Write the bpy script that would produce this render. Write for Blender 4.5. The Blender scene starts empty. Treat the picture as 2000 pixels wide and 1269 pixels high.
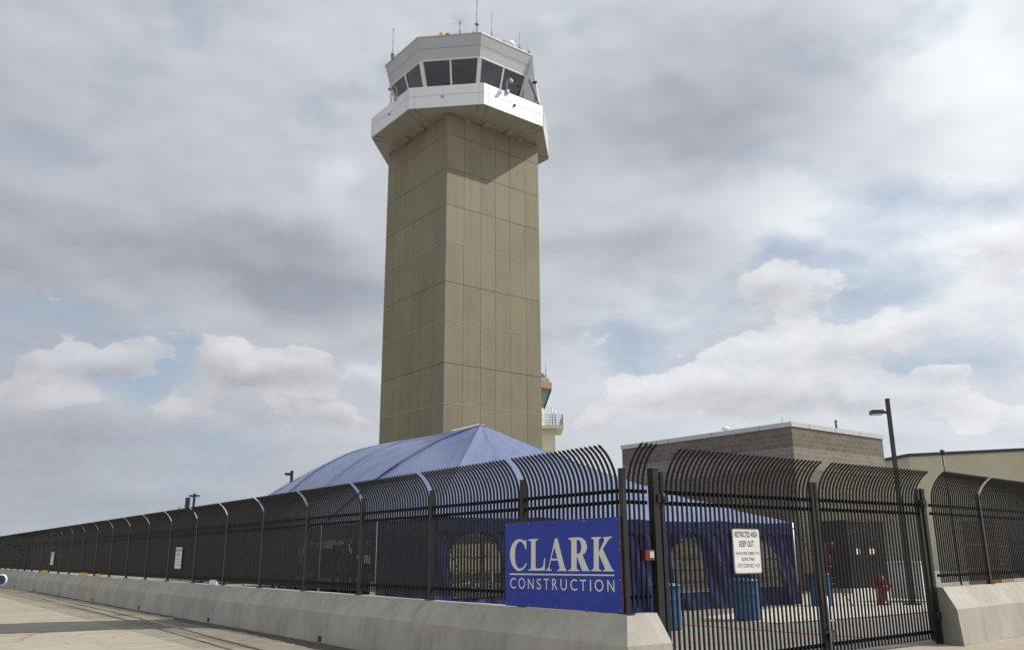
import bpy, bmesh, math, random
from mathutils import Vector, Matrix, Euler
from mathutils.geometry import tessellate_polygon
random.seed(7)
R = math.radians
sc = bpy.context.scene
COL = sc.collection

# ------------------------------------------------------------------ helpers
class MB:
    def __init__(s): s.v = []; s.f = []; s.m = []; s.sm = []
    def add(s, vs, fs, m=0, sm=False):
        b = len(s.v); s.v += [tuple(v) for v in vs]
        for f in fs: s.f.append(tuple(i + b for i in f)); s.m.append(m); s.sm.append(sm)
    def quad(s, a, b, c, d, m=0): s.add([a, b, c, d], [(0, 1, 2, 3)], m)
    def hexa(s, lo, hi, m=0):
        n = len(lo)
        fs = [tuple(range(n - 1, -1, -1)), tuple(range(n, 2 * n))] + [(i, (i + 1) % n, n + (i + 1) % n, n + i) for i in range(n)]
        s.add(list(lo) + list(hi), fs, m)
    def box(s, c, size, ax=None, m=0):
        c = Vector(c); ax = ax or (Vector((1, 0, 0)), Vector((0, 1, 0)), Vector((0, 0, 1)))
        x, y, z = [Vector(a) * (k / 2) for a, k in zip(ax, size)]
        s.hexa([c - x - y - z, c + x - y - z, c + x + y - z, c - x + y - z], [c - x - y + z, c + x - y + z, c + x + y + z, c - x + y + z], m)
    def bar(s, a, b, w, h=None, m=0, up=(0, 0, 1)):
        a = Vector(a); b = Vector(b); d = (b - a); L = d.length; d.normalize(); u = Vector(up)
        if abs(d.dot(u)) > .99: u = Vector((0, 1, 0))
        sd = d.cross(u).normalized(); u = sd.cross(d).normalized()
        s.box((a + b) / 2, (L, w, h or w), (d, sd, u), m)
    def tube(s, path, rad, n=8, m=0, caps=True):
        P = [Vector(p) for p in path]; rr = rad if isinstance(rad, (list, tuple)) else [rad] * len(P)
        vs = []; prev = None
        for i, p in enumerate(P):
            d = (P[min(i + 1, len(P) - 1)] - P[max(i - 1, 0)]).normalized()
            if prev is None:
                u = Vector((0, 0, 1)) if abs(d.z) < .9 else Vector((1, 0, 0))
            else: u = prev
            a = d.cross(u).normalized(); u2 = a.cross(d).normalized(); prev = u2
            for k in range(n):
                t = 2 * math.pi * k / n
                vs.append(p + (a * math.cos(t) + u2 * math.sin(t)) * rr[i])
        fs = []
        for i in range(len(P) - 1):
            for k in range(n): fs.append((i * n + k, i * n + (k + 1) % n, (i + 1) * n + (k + 1) % n, (i + 1) * n + k))
        b0 = len(s.v); s.add(vs, fs, m, True)
        if caps:
            s.f.append(tuple(b0 + k for k in range(n - 1, -1, -1))); s.m.append(m); s.sm.append(False)
            e = b0 + (len(P) - 1) * n; s.f.append(tuple(e + k for k in range(n))); s.m.append(m); s.sm.append(False)
    def lathe(s, prof, c=(0, 0, 0), n=24, m=0, sm=True, axis=None):
        c = Vector(c); vs = []
        X, Y, Z = axis or (Vector((1, 0, 0)), Vector((0, 1, 0)), Vector((0, 0, 1)))
        for r, z in prof:
            for k in range(n):
                t = 2 * math.pi * k / n; vs.append(c + X * (r * math.cos(t)) + Y * (r * math.sin(t)) + Z * z)
        fs = []
        for i in range(len(prof) - 1):
            for k in range(n): fs.append((i * n + k, i * n + (k + 1) % n, (i + 1) * n + (k + 1) % n, (i + 1) * n + k))
        b0 = len(s.v); s.add(vs, fs, m, sm)
        s.f.append(tuple(b0 + k for k in range(n - 1, -1, -1))); s.m.append(m); s.sm.append(False)
        e = b0 + (len(prof) - 1) * n; s.f.append(tuple(e + k for k in range(n))); s.m.append(m); s.sm.append(False)
    def mesh(s, name, mats, off=(0, 0, 0)):
        me = bpy.data.meshes.new(name); o = Vector(off)
        me.from_pydata([Vector(v) - o for v in s.v], [], s.f)
        for mm in (mats if isinstance(mats, (list, tuple)) else [mats]): me.materials.append(mm)
        me.polygons.foreach_set('material_index', s.m); me.polygons.foreach_set('use_smooth', s.sm)
        me.update(); return me
    def build(s, name, mats, parent=None, world=True, fix=False):
        off = parent_loc(parent) if (parent and world) else (0, 0, 0)
        me = s.mesh(name, mats, off)
        if fix:
            bm = bmesh.new(); bm.from_mesh(me); bmesh.ops.recalc_face_normals(bm, faces=bm.faces); bm.to_mesh(me); bm.free()
        o = bpy.data.objects.new(name, me); COL.objects.link(o)
        if parent: o.parent = parent
        return o
def parent_loc(p):
    v = Vector((0, 0, 0))
    while p: v += p.location; p = p.parent
    return v
def tag(o, label=None, cat=None, group=None, kind=None):
    if label: o['label'] = label
    if cat: o['category'] = cat
    if group: o['group'] = group
    if kind: o['kind'] = kind
    return o
def thing(name, label, cat, loc=(0, 0, 0), group=None):
    o = bpy.data.objects.new(name, None); COL.objects.link(o); o.location = loc; o.empty_display_size = .2
    return tag(o, label, cat, group)
def dup(root, loc, rz=0, label=None):
    def cp(o, par):
        c = o.copy(); COL.objects.link(c); c.parent = par
        for ch in o.children: cp(ch, c)
        return c
    r = cp(root, None); r.location = loc; r.rotation_euler = (0, 0, rz)
    if label: r['label'] = label
    return r
def lerp(a, b, t): return a + (b - a) * t

# ------------------------------------------------------------------ materials
def newmat(name):
    m = bpy.data.materials.new(name); m.use_nodes = True
    nt = m.node_tree; return m, nt, nt.nodes['Principled BSDF']
def N(nt, typ, **kw):
    n = nt.nodes.new(typ)
    for k, v in kw.items(): setattr(n, k, v)
    return n
def ramp(nt, fac, stops):
    r = N(nt, 'ShaderNodeValToRGB'); e = r.color_ramp.elements
    while len(e) < len(stops): e.new(.5)
    for el, (p, c) in zip(e, stops): el.position = p; el.color = (*c, 1) if len(c) == 3 else c
    nt.links.new(fac, r.inputs[0]); return r.outputs[0]
def noise(nt, scale, detail=4, rough=.55, vec=None, sc3=None):
    tc = N(nt, 'ShaderNodeTexCoord'); out = vec or tc.outputs['Object']
    if sc3:
        mp = N(nt, 'ShaderNodeMapping'); mp.inputs['Scale'].default_value = sc3; nt.links.new(out, mp.inputs[0]); out = mp.outputs[0]
    n = N(nt, 'ShaderNodeTexNoise'); n.inputs['Scale'].default_value = scale; n.inputs['Detail'].default_value = detail; n.inputs['Roughness'].default_value = rough
    nt.links.new(out, n.inputs['Vector']); return n.outputs['Fac']
def mat(name, c, rough=.6, metal=0, var=.12, scale=3, bump=0, bscale=30, spec=.5, sc3=None):
    m, nt, b = newmat(name)
    f = noise(nt, scale, 5, .6, sc3=sc3)
    lo = tuple(max(0, x * (1 - var)) for x in c); hi = tuple(min(1, x * (1 + var)) for x in c)
    nt.links.new(ramp(nt, f, [(.3, lo), (.7, hi)]), b.inputs['Base Color'])
    b.inputs['Roughness'].default_value = rough; b.inputs['Metallic'].default_value = metal
    b.inputs['Specular IOR Level'].default_value = spec
    if bump:
        bp = N(nt, 'ShaderNodeBump'); bp.inputs['Strength'].default_value = bump; bp.inputs['Distance'].default_value = .02
        nt.links.new(noise(nt, bscale, 4), bp.inputs['Height']); nt.links.new(bp.outputs[0], b.inputs['Normal'])
    return m
M = {}
M['fence'] = mat('black_powder_coat', (.0095, .009, .0085), .42, var=.3, scale=6, spec=.3)
M['rail'] = mat('black_rail_paint', (.005, .005, .0055), .55, var=.2, spec=.15)
M['post'] = mat('charcoal_powder_coat', (.017, .0165, .0165), .42, var=.2, scale=4, spec=.4)
M['white_panel'] = mat('white_metal_panel', (.66, .67, .69), .46, metal=.42, var=.04, scale=.6, spec=.5)
M['grey_panel'] = mat('grey_metal_panel', (.40, .41, .42), .45, metal=.4, var=.05, scale=.5, spec=.5)
M['soffit'] = mat('soffit_panel', (.34, .315, .27), .5, var=.05, scale=.7)
M['frame'] = mat('window_frame_paint', (.68, .66, .61), .4, var=.04)
M['joint'] = mat('panel_joint', (.10, .10, .10), .7, var=.1)
M['dark'] = mat('dark_metal', (.03, .03, .032), .45, var=.2)
M['galv'] = mat('galvanised_steel', (.35, .36, .37), .4, metal=.6, var=.15, scale=8)
M['steel'] = mat('antenna_metal', (.22, .22, .23), .45, metal=.4, var=.15)
M['white'] = mat('white_paint', (.74, .74, .72), .45, var=.05)
M['cream'] = mat('cream_paint', (.66, .62, .46), .6, var=.06, scale=.8)
M['red'] = mat('red_paint', (.24, .016, .015), .38, var=.2, scale=6)
M['darkred'] = mat('dull_red_paint', (.13, .018, .016), .5, var=.2, scale=5)
M['blue_drum'] = mat('blue_plastic', (.030, .105, .25), .38, var=.15, scale=5)
M['green_cab'] = mat('dark_green_enamel', (.022, .029, .025), .4, var=.15, scale=3)
M['concrete_white'] = mat('pale_concrete', (.55, .54, .50), .85, var=.12, scale=4, bump=.3)
M['yellow'] = mat('yellow_paint', (.62, .42, .03), .5, var=.15, scale=9)
M['lime'] = mat('hi_vis_lime', (.62, .72, .02), .5, var=.1)
M['orange'] = mat('orange_plastic', (.75, .28, .04), .4, var=.1)
M['wood'] = mat('raw_timber', (.30, .19, .10), .8, var=.3, scale=6, sc3=(1, 1, 9))
M['black'] = mat('black_cloth', (.015, .015, .018), .85, var=.3, scale=8)
M['navy'] = mat('navy_cloth', (.02, .025, .05), .85, var=.25, scale=8)
M['khaki'] = mat('khaki_cloth', (.20, .16, .10), .85, var=.2, scale=8)
M['skin'] = mat('skin', (.35, .20, .14), .55, var=.08, scale=10)
M['hair'] = mat('dark_hair', (.02, .014, .010), .6, var=.3, scale=20)
M['signwhite'] = mat('sign_white', (.72, .72, .68), .4, var=.04, scale=5)
M['ink'] = mat('black_ink', (.02, .02, .02), .5, var=.1)
M['letter'] = mat('letter_vinyl', (.66, .66, .62), .45, var=.03)
M['rust'] = mat('weathered_board_edge', (.20, .07, .035), .8, var=.4, scale=14)
M['redline'] = mat('red_kerb_paint', (.36, .06, .05), .7, var=.35, scale=5)
M['rubber'] = mat('black_rubber', (.02, .02, .02), .8, var=.2)
M['car'] = mat('silver_paint', (.42, .43, .44), .22, metal=.5, var=.04)
M['suv'] = mat('black_car_paint', (.012, .013, .015), .15, var=.1)
M['bark'] = mat('bark', (.09, .065, .045), .9, var=.3, scale=8)

def m_window(name, c, rough):
    m, nt, b = newmat(name)
    f = noise(nt, 1.2, 5, .65)
    nt.links.new(ramp(nt, f, [(.35, tuple(x * .75 for x in c)), (.75, tuple(x * 1.35 for x in c))]), b.inputs['Base Color'])
    b.inputs['Roughness'].default_value = rough; b.inputs['Specular IOR Level'].default_value = .6
    return m
M['glass'] = m_window('tinted_cab_glass', (.036, .044, .058), .06)
M['oldglass'] = m_window('teal_glass', (.13, .20, .20), .15)
M['carglass'] = m_window('car_glass', (.015, .018, .02), .05)

def m_tower():
    m, nt, b = newmat('olive_tan_precast')
    f1 = noise(nt, .35, 4, .6); f2 = noise(nt, 2.2, 6, .65, sc3=(1, 1, .08)); f3 = noise(nt, 60, 2)
    c = ramp(nt, f1, [(.3, (.198, .176, .113)), (.7, (.234, .209, .137))])
    mx = N(nt, 'ShaderNodeMix', data_type='RGBA', blend_type='MULTIPLY'); mx.inputs[0].default_value = 1
    nt.links.new(c, mx.inputs[6]); nt.links.new(ramp(nt, f2, [(.25, (.80, .80, .79)), (.5, (.97, .97, .97)), (.75, (1, 1, 1))]), mx.inputs[7])
    at = N(nt, 'ShaderNodeAttribute'); at.attribute_name = 'panel_tone'
    mt_ = N(nt, 'ShaderNodeMix', data_type='RGBA', blend_type='MULTIPLY'); mt_.inputs[0].default_value = 1
    nt.links.new(mx.outputs[2], mt_.inputs[6]); nt.links.new(at.outputs['Color'], mt_.inputs[7])
    nt.links.new(mt_.outputs[2], b.inputs['Base Color'])
    b.inputs['Roughness'].default_value = .62; b.inputs['Specular IOR Level'].default_value = .4
    w = N(nt, 'ShaderNodeTexWave'); w.bands_direction = 'Z'; w.inputs['Scale'].default_value = 2.6; w.inputs['Distortion'].default_value = 1.5; w.inputs['Detail'].default_value = 2
    tc = N(nt, 'ShaderNodeTexCoord'); nt.links.new(tc.outputs['Object'], w.inputs[0])
    ad = N(nt, 'ShaderNodeMath', operation='MULTIPLY_ADD'); ad.inputs[1].default_value = .5
    nt.links.new(w.outputs['Fac'], ad.inputs[0]); nt.links.new(f3, ad.inputs[2])
    bp = N(nt, 'ShaderNodeBump'); bp.inputs['Strength'].default_value = .22; bp.inputs['Distance'].default_value = .02
    nt.links.new(ad.outputs[0], bp.inputs['Height']); nt.links.new(bp.outputs[0], b.inputs['Normal'])
    return m
M['tower'] = m_tower()
M['flash'] = mat('joint_flashing', (.34, .31, .24), .4, var=.1)

def m_barrier():
    m, nt, b = newmat('cast_concrete_barrier')
    f1 = noise(nt, .9, 6, .6); f2 = noise(nt, 5, 6, .7, sc3=(1, 1, .22)); f3 = noise(nt, 90, 2)
    c = ramp(nt, f1, [(.28, (.295, .277, .24)), (.5, (.37, .351, .308)), (.72, (.435, .414, .366))])
    mx = N(nt, 'ShaderNodeMix', data_type='RGBA', blend_type='MULTIPLY'); mx.inputs[0].default_value = 1
    nt.links.new(c, mx.inputs[6]); nt.links.new(ramp(nt, f2, [(.22, (.60, .59, .57)), (.42, (.92, .92, .91)), (.6, (1, 1, 1)), (.78, (1.0, 1.0, 1.0)), (.84, (1.18, 1.18, 1.18))]), mx.inputs[7])
    # pock marks
    vo = N(nt, 'ShaderNodeTexVoronoi'); vo.inputs['Scale'].default_value = 14
    tc = N(nt, 'ShaderNodeTexCoord'); nt.links.new(tc.outputs['Object'], vo.inputs['Vector'])
    mx2 = N(nt, 'ShaderNodeMix', data_type='RGBA', blend_type='MULTIPLY'); mx2.inputs[0].default_value = .6
    nt.links.new(mx.outputs[2], mx2.inputs[6]); nt.links.new(ramp(nt, vo.outputs['Distance'], [(.06, (.35, .34, .32)), (.12, (1, 1, 1))]), mx2.inputs[7])
    nt.links.new(mx2.outputs[2], b.inputs['Base Color']); b.inputs['Roughness'].default_value = .85
    bp = N(nt, 'ShaderNodeBump'); bp.inputs['Strength'].default_value = .35; bp.inputs['Distance'].default_value = .008
    nt.links.new(f3, bp.inputs['Height']); nt.links.new(bp.outputs[0], b.inputs['Normal'])
    return m
M['barrier'] = m_barrier()

def m_road(name, lo, hi, sp=.12):
    m, nt, b = newmat(name)
    f1 = noise(nt, .16, 6, .65); f2 = noise(nt, 2.2, 6, .7); f3 = noise(nt, 120, 2)
    c = ramp(nt, f1, [(.3, lo), (.7, hi)])
    mx = N(nt, 'ShaderNodeMix', data_type='RGBA', blend_type='MULTIPLY'); mx.inputs[0].default_value = 1
    nt.links.new(c, mx.inputs[6]); nt.links.new(ramp(nt, f2, [(.25, (1 - 1.6 * sp,) * 3), (.55, (1, 1, 1))]), mx.inputs[7])
    mx2 = N(nt, 'ShaderNodeMix', data_type='RGBA', blend_type='MULTIPLY'); mx2.inputs[0].default_value = 1
    nt.links.new(mx.outputs[2], mx2.inputs[6]); nt.links.new(ramp(nt, f3, [(.3, (.82, .82, .82)), (.7, (1, 1, 1))]), mx2.inputs[7])
    # worn streaks along the lane, small dark spots and hairline cracks
    tcs = N(nt, 'ShaderNodeTexCoord'); mpp = N(nt, 'ShaderNodeMapping'); mpp.inputs['Rotation'].default_value = (0, 0, -.93); nt.links.new(tcs.outputs['Object'], mpp.inputs[0])
    f4 = noise(nt, .55, 5, .65, vec=mpp.outputs[0], sc3=(.18, 1.6, 1)); f5 = noise(nt, 3.1, 3, .5)
    vo = N(nt, 'ShaderNodeTexVoronoi'); vo.feature = 'DISTANCE_TO_EDGE'; vo.inputs['Scale'].default_value = .34
    wp = N(nt, 'ShaderNodeVectorMath', operation='MULTIPLY_ADD'); nzz = N(nt, 'ShaderNodeTexNoise'); nzz.inputs['Scale'].default_value = 1.3; nzz.inputs['Detail'].default_value = 6; nt.links.new(tcs.outputs['Object'], nzz.inputs['Vector'])
    nt.links.new(nzz.outputs['Color'], wp.inputs[0]); wp.inputs[1].default_value = (1.2, 1.2, 0); nt.links.new(tcs.outputs['Object'], wp.inputs[2]); nt.links.new(wp.outputs[0], vo.inputs['Vector'])
    cur = mx2.outputs[2]
    for fc, stops in ((f4, [(.30, (.80, .79, .77)), (.52, (1, 1, 1)), (.75, (1.08, 1.08, 1.07))]), (f5, [(.22, (.74, .72, .70)), (.29, (1, 1, 1))]), (vo.outputs['Distance'], [(.0, (.62, .60, .57)), (.006, (1, 1, 1))])):
        mq = N(nt, 'ShaderNodeMix', data_type='RGBA', blend_type='MULTIPLY'); mq.inputs[0].default_value = 1
        nt.links.new(cur, mq.inputs[6]); nt.links.new(ramp(nt, fc, stops), mq.inputs[7]); cur = mq.outputs[2]
    nt.links.new(cur, b.inputs['Base Color']); b.inputs['Roughness'].default_value = .9
    bp = N(nt, 'ShaderNodeBump'); bp.inputs['Strength'].default_value = .3; bp.inputs['Distance'].default_value = .01
    nt.links.new(f3, bp.inputs['Height']); nt.links.new(bp.outputs[0], b.inputs['Normal'])
    return m
M['road'] = m_road('beige_concrete_road', (.31, .272, .202), (.40, .358, .28))
M['asphalt'] = m_road('patched_asphalt', (.065, .060, .056), (.115, .107, .098), .2)
M['stain'] = m_road('damp_grime', (.075, .062, .050), (.13, .11, .09), .25)
M['seal'] = m_road('joint_sealant', (.19, .168, .130), (.26, .232, .185), .2)
M['yard'] = m_road('yard_asphalt', (.20, .19, .17), (.27, .26, .235), .15)
M['walk'] = m_road('pale_sidewalk', (.46, .44, .39), (.56, .54, .48), .08)

def m_cmu():
    m, nt, b = newmat('split_face_block')
    tc = N(nt, 'ShaderNodeTexCoord')
    br = N(nt, 'ShaderNodeTexBrick'); br.offset = .5
    br.inputs['Scale'].default_value = 1; br.inputs['Brick Width'].default_value = .4064; br.inputs['Row Height'].default_value = .2032
    br.inputs['Mortar Size'].default_value = .008; br.inputs['Bias'].default_value = 0
    br.inputs['Color1'].default_value = (.152, .125, .098, 1); br.inputs['Color2'].default_value = (.190, .158, .126, 1); br.inputs['Mortar'].default_value = (.265, .24, .205, 1)
    nt.links.new(tc.outputs['UV'], br.inputs['Vector'])
    f = noise(nt, 9, 6, .7)
    mx = N(nt, 'ShaderNodeMix', data_type='RGBA', blend_type='MULTIPLY'); mx.inputs[0].default_value = 1
    nt.links.new(br.outputs['Color'], mx.inputs[6]); nt.links.new(ramp(nt, f, [(.3, (.72, .72, .72)), (.7, (1.1, 1.1, 1.1))]), mx.inputs[7])
    # lighter smooth-face band of courses
    sx = N(nt, 'ShaderNodeSeparateXYZ'); nt.links.new(tc.outputs['UV'], sx.inputs[0])
    band = mathn(nt, 'MULTIPLY', mathn(nt, 'GREATER_THAN', sx.outputs['Y'], 4.8768), mathn(nt, 'LESS_THAN', sx.outputs['Y'], 5.6896))
    lt = ramp(nt, band, [(0, (1, 1, 1)), (1, (1.42, 1.44, 1.50))])
    mx3 = N(nt, 'ShaderNodeMix', data_type='RGBA', blend_type='MULTIPLY'); mx3.inputs[0].default_value = 1
    nt.links.new(mx.outputs[2], mx3.inputs[6]); nt.links.new(lt, mx3.inputs[7])
    nt.links.new(mx3.outputs[2], b.inputs['Base Color']); b.inputs['Roughness'].default_value = .95
    bp = N(nt, 'ShaderNodeBump'); bp.inputs['Strength'].default_value = .8; bp.inputs['Distance'].default_value = .02
    nt.links.new(noise(nt, 22, 6, .7), bp.inputs['Height']); nt.links.new(bp.outputs[0], b.inputs['Normal'])
    return m
def mathn(nt, op, a, b=None, c=None):
    n = N(nt, 'ShaderNodeMath', operation=op)
    for i, x in enumerate((a, b, c)):
        if x is None: continue
        if isinstance(x, (int, float)): n.inputs[i].default_value = x
        else: nt.links.new(x, n.inputs[i])
    return n.outputs[0]
M['cmu'] = m_cmu()

def m_tent(name, c, rough, trans):
    m, nt, b = newmat(name)
    f = noise(nt, .5, 5, .6)
    nt.links.new(ramp(nt, f, [(.3, tuple(x * .85 for x in c)), (.7, tuple(x * 1.15 for x in c))]), b.inputs['Base Color'])
    b.inputs['Roughness'].default_value = rough; b.inputs['Specular IOR Level'].default_value = .7
    b.inputs['Coat Weight'].default_value = .25 if c[0] > .05 else 0; b.inputs['Specular IOR Level'].default_value = .7 if c[0] > .05 else .35; b.inputs['Coat Roughness'].default_value = .3
    n1 = noise(nt, 1.6, 5, .6, sc3=(2.2, .5, 1.2)); n2 = noise(nt, 8, 3)
    bp = N(nt, 'ShaderNodeBump'); bp.inputs['Strength'].default_value = .35; bp.inputs['Distance'].default_value = .08
    nt.links.new(mathn(nt, 'MULTIPLY_ADD', n2, .08, n1), bp.inputs['Height']); nt.links.new(bp.outputs[0], b.inputs['Normal'])
    if trans:
        tr = N(nt, 'ShaderNodeBsdfTranslucent'); tr.inputs[0].default_value = (c[0] * 1.2, c[1] * 1.2, c[2] * 1.3, 1)
        ms = N(nt, 'ShaderNodeMixShader'); ms.inputs[0].default_value = trans
        nt.links.new(b.outputs[0], ms.inputs[1]); nt.links.new(tr.outputs[0], ms.inputs[2])
        nt.links.new(ms.outputs[0], nt.nodes['Material Output'].inputs[0])
    return m
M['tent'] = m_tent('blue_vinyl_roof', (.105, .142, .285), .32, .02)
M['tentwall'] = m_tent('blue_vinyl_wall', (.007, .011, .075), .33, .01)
def m_vinyl():
    m, nt, b = newmat('hazy_clear_vinyl')
    f = noise(nt, 3, 4)
    nt.links.new(ramp(nt, f, [(.3, (.30, .28, .24)), (.7, (.42, .385, .33))]), b.inputs['Base Color']); b.inputs['Roughness'].default_value = .2
    tr = N(nt, 'ShaderNodeBsdfTransparent'); ms = N(nt, 'ShaderNodeMixShader'); ms.inputs[0].default_value = .17
    nt.links.new(tr.outputs[0], ms.inputs[1]); nt.links.new(b.outputs[0], ms.inputs[2]); nt.links.new(ms.outputs[0], nt.nodes['Material Output'].inputs[0])
    return m
M['vinyl'] = m_vinyl()
M['seam'] = m_tent('dark_blue_seam', (.04, .07, .34), .45, 0)

def m_blue_sign():
    m, nt, b = newmat('blue_sign_face')
    f = noise(nt, 2.5, 5, .65)
    nt.links.new(ramp(nt, f, [(.3, (.024, .045, .31)), (.75, (.034, .060, .355))]), b.inputs['Base Color'])
    b.inputs['Roughness'].default_value = .4; b.inputs['Specular IOR Level'].default_value = .2; return m
M['bluesign'] = m_blue_sign()
def m_ribbed(name, c):
    m, nt, b = newmat(name)
    w = N(nt, 'ShaderNodeTexWave'); w.bands_direction = 'X'; w.inputs['Scale'].default_value = 1.0
    tc = N(nt, 'ShaderNodeTexCoord'); nt.links.new(tc.outputs['UV'], w.inputs[0])
    f = noise(nt, .4, 4)
    nt.links.new(ramp(nt, f, [(.3, tuple(x * .93 for x in c)), (.7, tuple(x * 1.05 for x in c))]), b.inputs['Base Color'])
    b.inputs['Roughness'].default_value = .5
    bp = N(nt, 'ShaderNodeBump'); bp.inputs['Strength'].default_value = .5; bp.inputs['Distance'].default_value = .06
    nt.links.new(ramp(nt, w.outputs['Fac'], [(.35, (0, 0, 0)), (.55, (1, 1, 1))]), bp.inputs['Height']); nt.links.new(bp.outputs[0], b.inputs['Normal'])
    return m
M['hangar'] = m_ribbed('tan_ribbed_metal', (.50, .455, .33))
def m_leaf():
    m, nt, b = newmat('leaf_green')
    f = noise(nt, .7, 4)
    nt.links.new(ramp(nt, f, [(.3, (.035, .055, .018)), (.7, (.085, .11, .035))]), b.inputs['Base Color'])
    b.inputs['Roughness'].default_value = .6; return m
M['leaf'] = m_leaf()

# ------------------------------------------------------------------ layout constants (metres)
EYE = 1.55
K = Vector((1.339, 10.612, 0))                       # fence corner
U = Vector((-.5989, .8008, 0))                       # along the long fence, away from the corner
NL = Vector((-.8008, -.5989, 0))                     # outward normal of the long fence
AV = Vector((.815, .5795, 0)).normalized()           # along the gate
NV = Vector((AV.y, -AV.x, 0))                        # outward normal of the gate
WV = Vector((.747, .665, 0)).normalized()            # along the right-hand fence
NW = Vector((WV.y, -WV.x, 0))
UP = Vector((0, 0, 1))
G0 = .13                                             # yard level
def ground(s): return G0 * min(1, max(0, s / 5.0))
def kt(s, t, z=0): p = K + AV * s + U * t; p.z = z; return p

# ------------------------------------------------------------------ ground
g = MB(); ss = [-900, 0, 5, 900]
for a, b in zip(ss, ss[1:]):
    g.quad(kt(a, -900, ground(a)), kt(b, -900, ground(b)), kt(b, 900, ground(b)), kt(a, 900, ground(a)))
tag(g.build('ground', M['road']), kind='structure')
y = MB()
y.quad(kt(.1, .1, .004), kt(5, .1, G0 + .004), kt(5, 140, G0 + .004), kt(.1, 140, .004))
GE = kt(6.45, 0)
y.add([kt(5, .1, G0 + .004), GE + UP * (G0 + .004), GE + WV * 140 + UP * (G0 + .004), kt(120, 140, G0 + .004), kt(5, 140, G0 + .004)], [(0, 1, 2, 3, 4)])
tag(y.build('yard_pavement', M['yard']), kind='structure')
w = MB()                                              # pale apron in front of the block building, raised on a kerb
ap = [(5.55, 18.6), (12.2, 23.6), (16.6, 33.5), (11.0, 33.9), (8.2, 25.4), (4.2, 20.4)]
w.hexa([Vector((a, b, G0)) for a, b in ap], [Vector((a, b, G0 + .014)) for a, b in ap])
tag(w.build('sidewalk', M['walk']), kind='structure')
def strip(name, pts, z, m):
    s = MB(); s.add([Vector((a, b, z)) for a, b in pts], [tuple(range(len(pts)))])
    return tag(s.build(name, m, fix=True), kind='structure')
def ribbon(pts, wd, z0, jit=0):
    s = MB(); L = []; Rr = []
    for i, p in enumerate(pts):
        p = Vector((*p, 0)); d = (Vector((*pts[min(i + 1, len(pts) - 1)], 0)) - Vector((*pts[max(i - 1, 0)], 0))).normalized(); n = Vector((-d.y, d.x, 0))
        k = wd / 2 * (1 + random.uniform(-jit, jit)); L.append(p + n * k + UP * z0); Rr.append(p - n * k + UP * z0)
    for i in range(len(pts) - 1): s.quad(Rr[i], Rr[i + 1], L[i + 1], L[i])
    return s
def fine(pts, n, jit):
    out = []
    for (a, b), (c, d) in zip(pts, pts[1:]):
        for i in range(n): t = i / n; out.append((lerp(a, c, t) + random.uniform(-jit, jit), lerp(b, d, t) + random.uniform(-jit, jit)))
    out.append(pts[-1]); return out
asp = fine([(-30, 11.5), (-12.45, 21.79), (-11.51, 22.36), (-10.34, 22.65), (-9.23, 23.0), (-7.94, 23.0), (-6.9, 21.6), (-6.3, 19.9), (-7.02, 20.3), (-7.75, 20.25), (-9.04, 19.81), (-9.93, 19.36), (-10.86, 19.06), (-28, 9)], 8, .05)
strip('asphalt_patch', asp, .004, M['asphalt'])
st = fine([(-7.2, 21.9), (-6.07, 20.39), (-4.93, 18.76), (-3.97, 17.36), (-3.2, 16.1), (-2.2, 14.5), (-2.6, 14.4), (-3.6, 15.9), (-4.6, 17.4), (-5.7, 19.1), (-6.9, 20.6)], 9, .05)
strip('damp_stain', st, .008, M['stain'])
lp = [(-40, 63), (-26.21, 45.46), (-21.59, 40.04), (-14.49, 30.02), (-10.34, 24.26), (-7.44, 20.09), (-4.79, 16.18), (-1.2, 11)]
tag(ribbon(fine(lp, 10, .012), .07, .012, .4).build('road_joint', M['seal']), kind='structure')
tag(ribbon(fine([(a - .34, b - .22) for a, b in lp], 10, .012), .05, .012, .5).build('road_joint', M['seal']), kind='structure')
tag(ribbon(fine([(2.6, 19.2), (3.27, 18.78), (5.4, 16.26), (6.3, 15.2)], 8, .01), .10, G0 + .012, .2).build('red_line', M['redline']), kind='structure')
tag(ribbon(fine([(5.4, 18.6), (8.3, 20.45), (12.2, 23.55)], 8, .0), .12, G0 + .018, .0).build('kerb_line', M['seal']), kind='structure')

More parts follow.
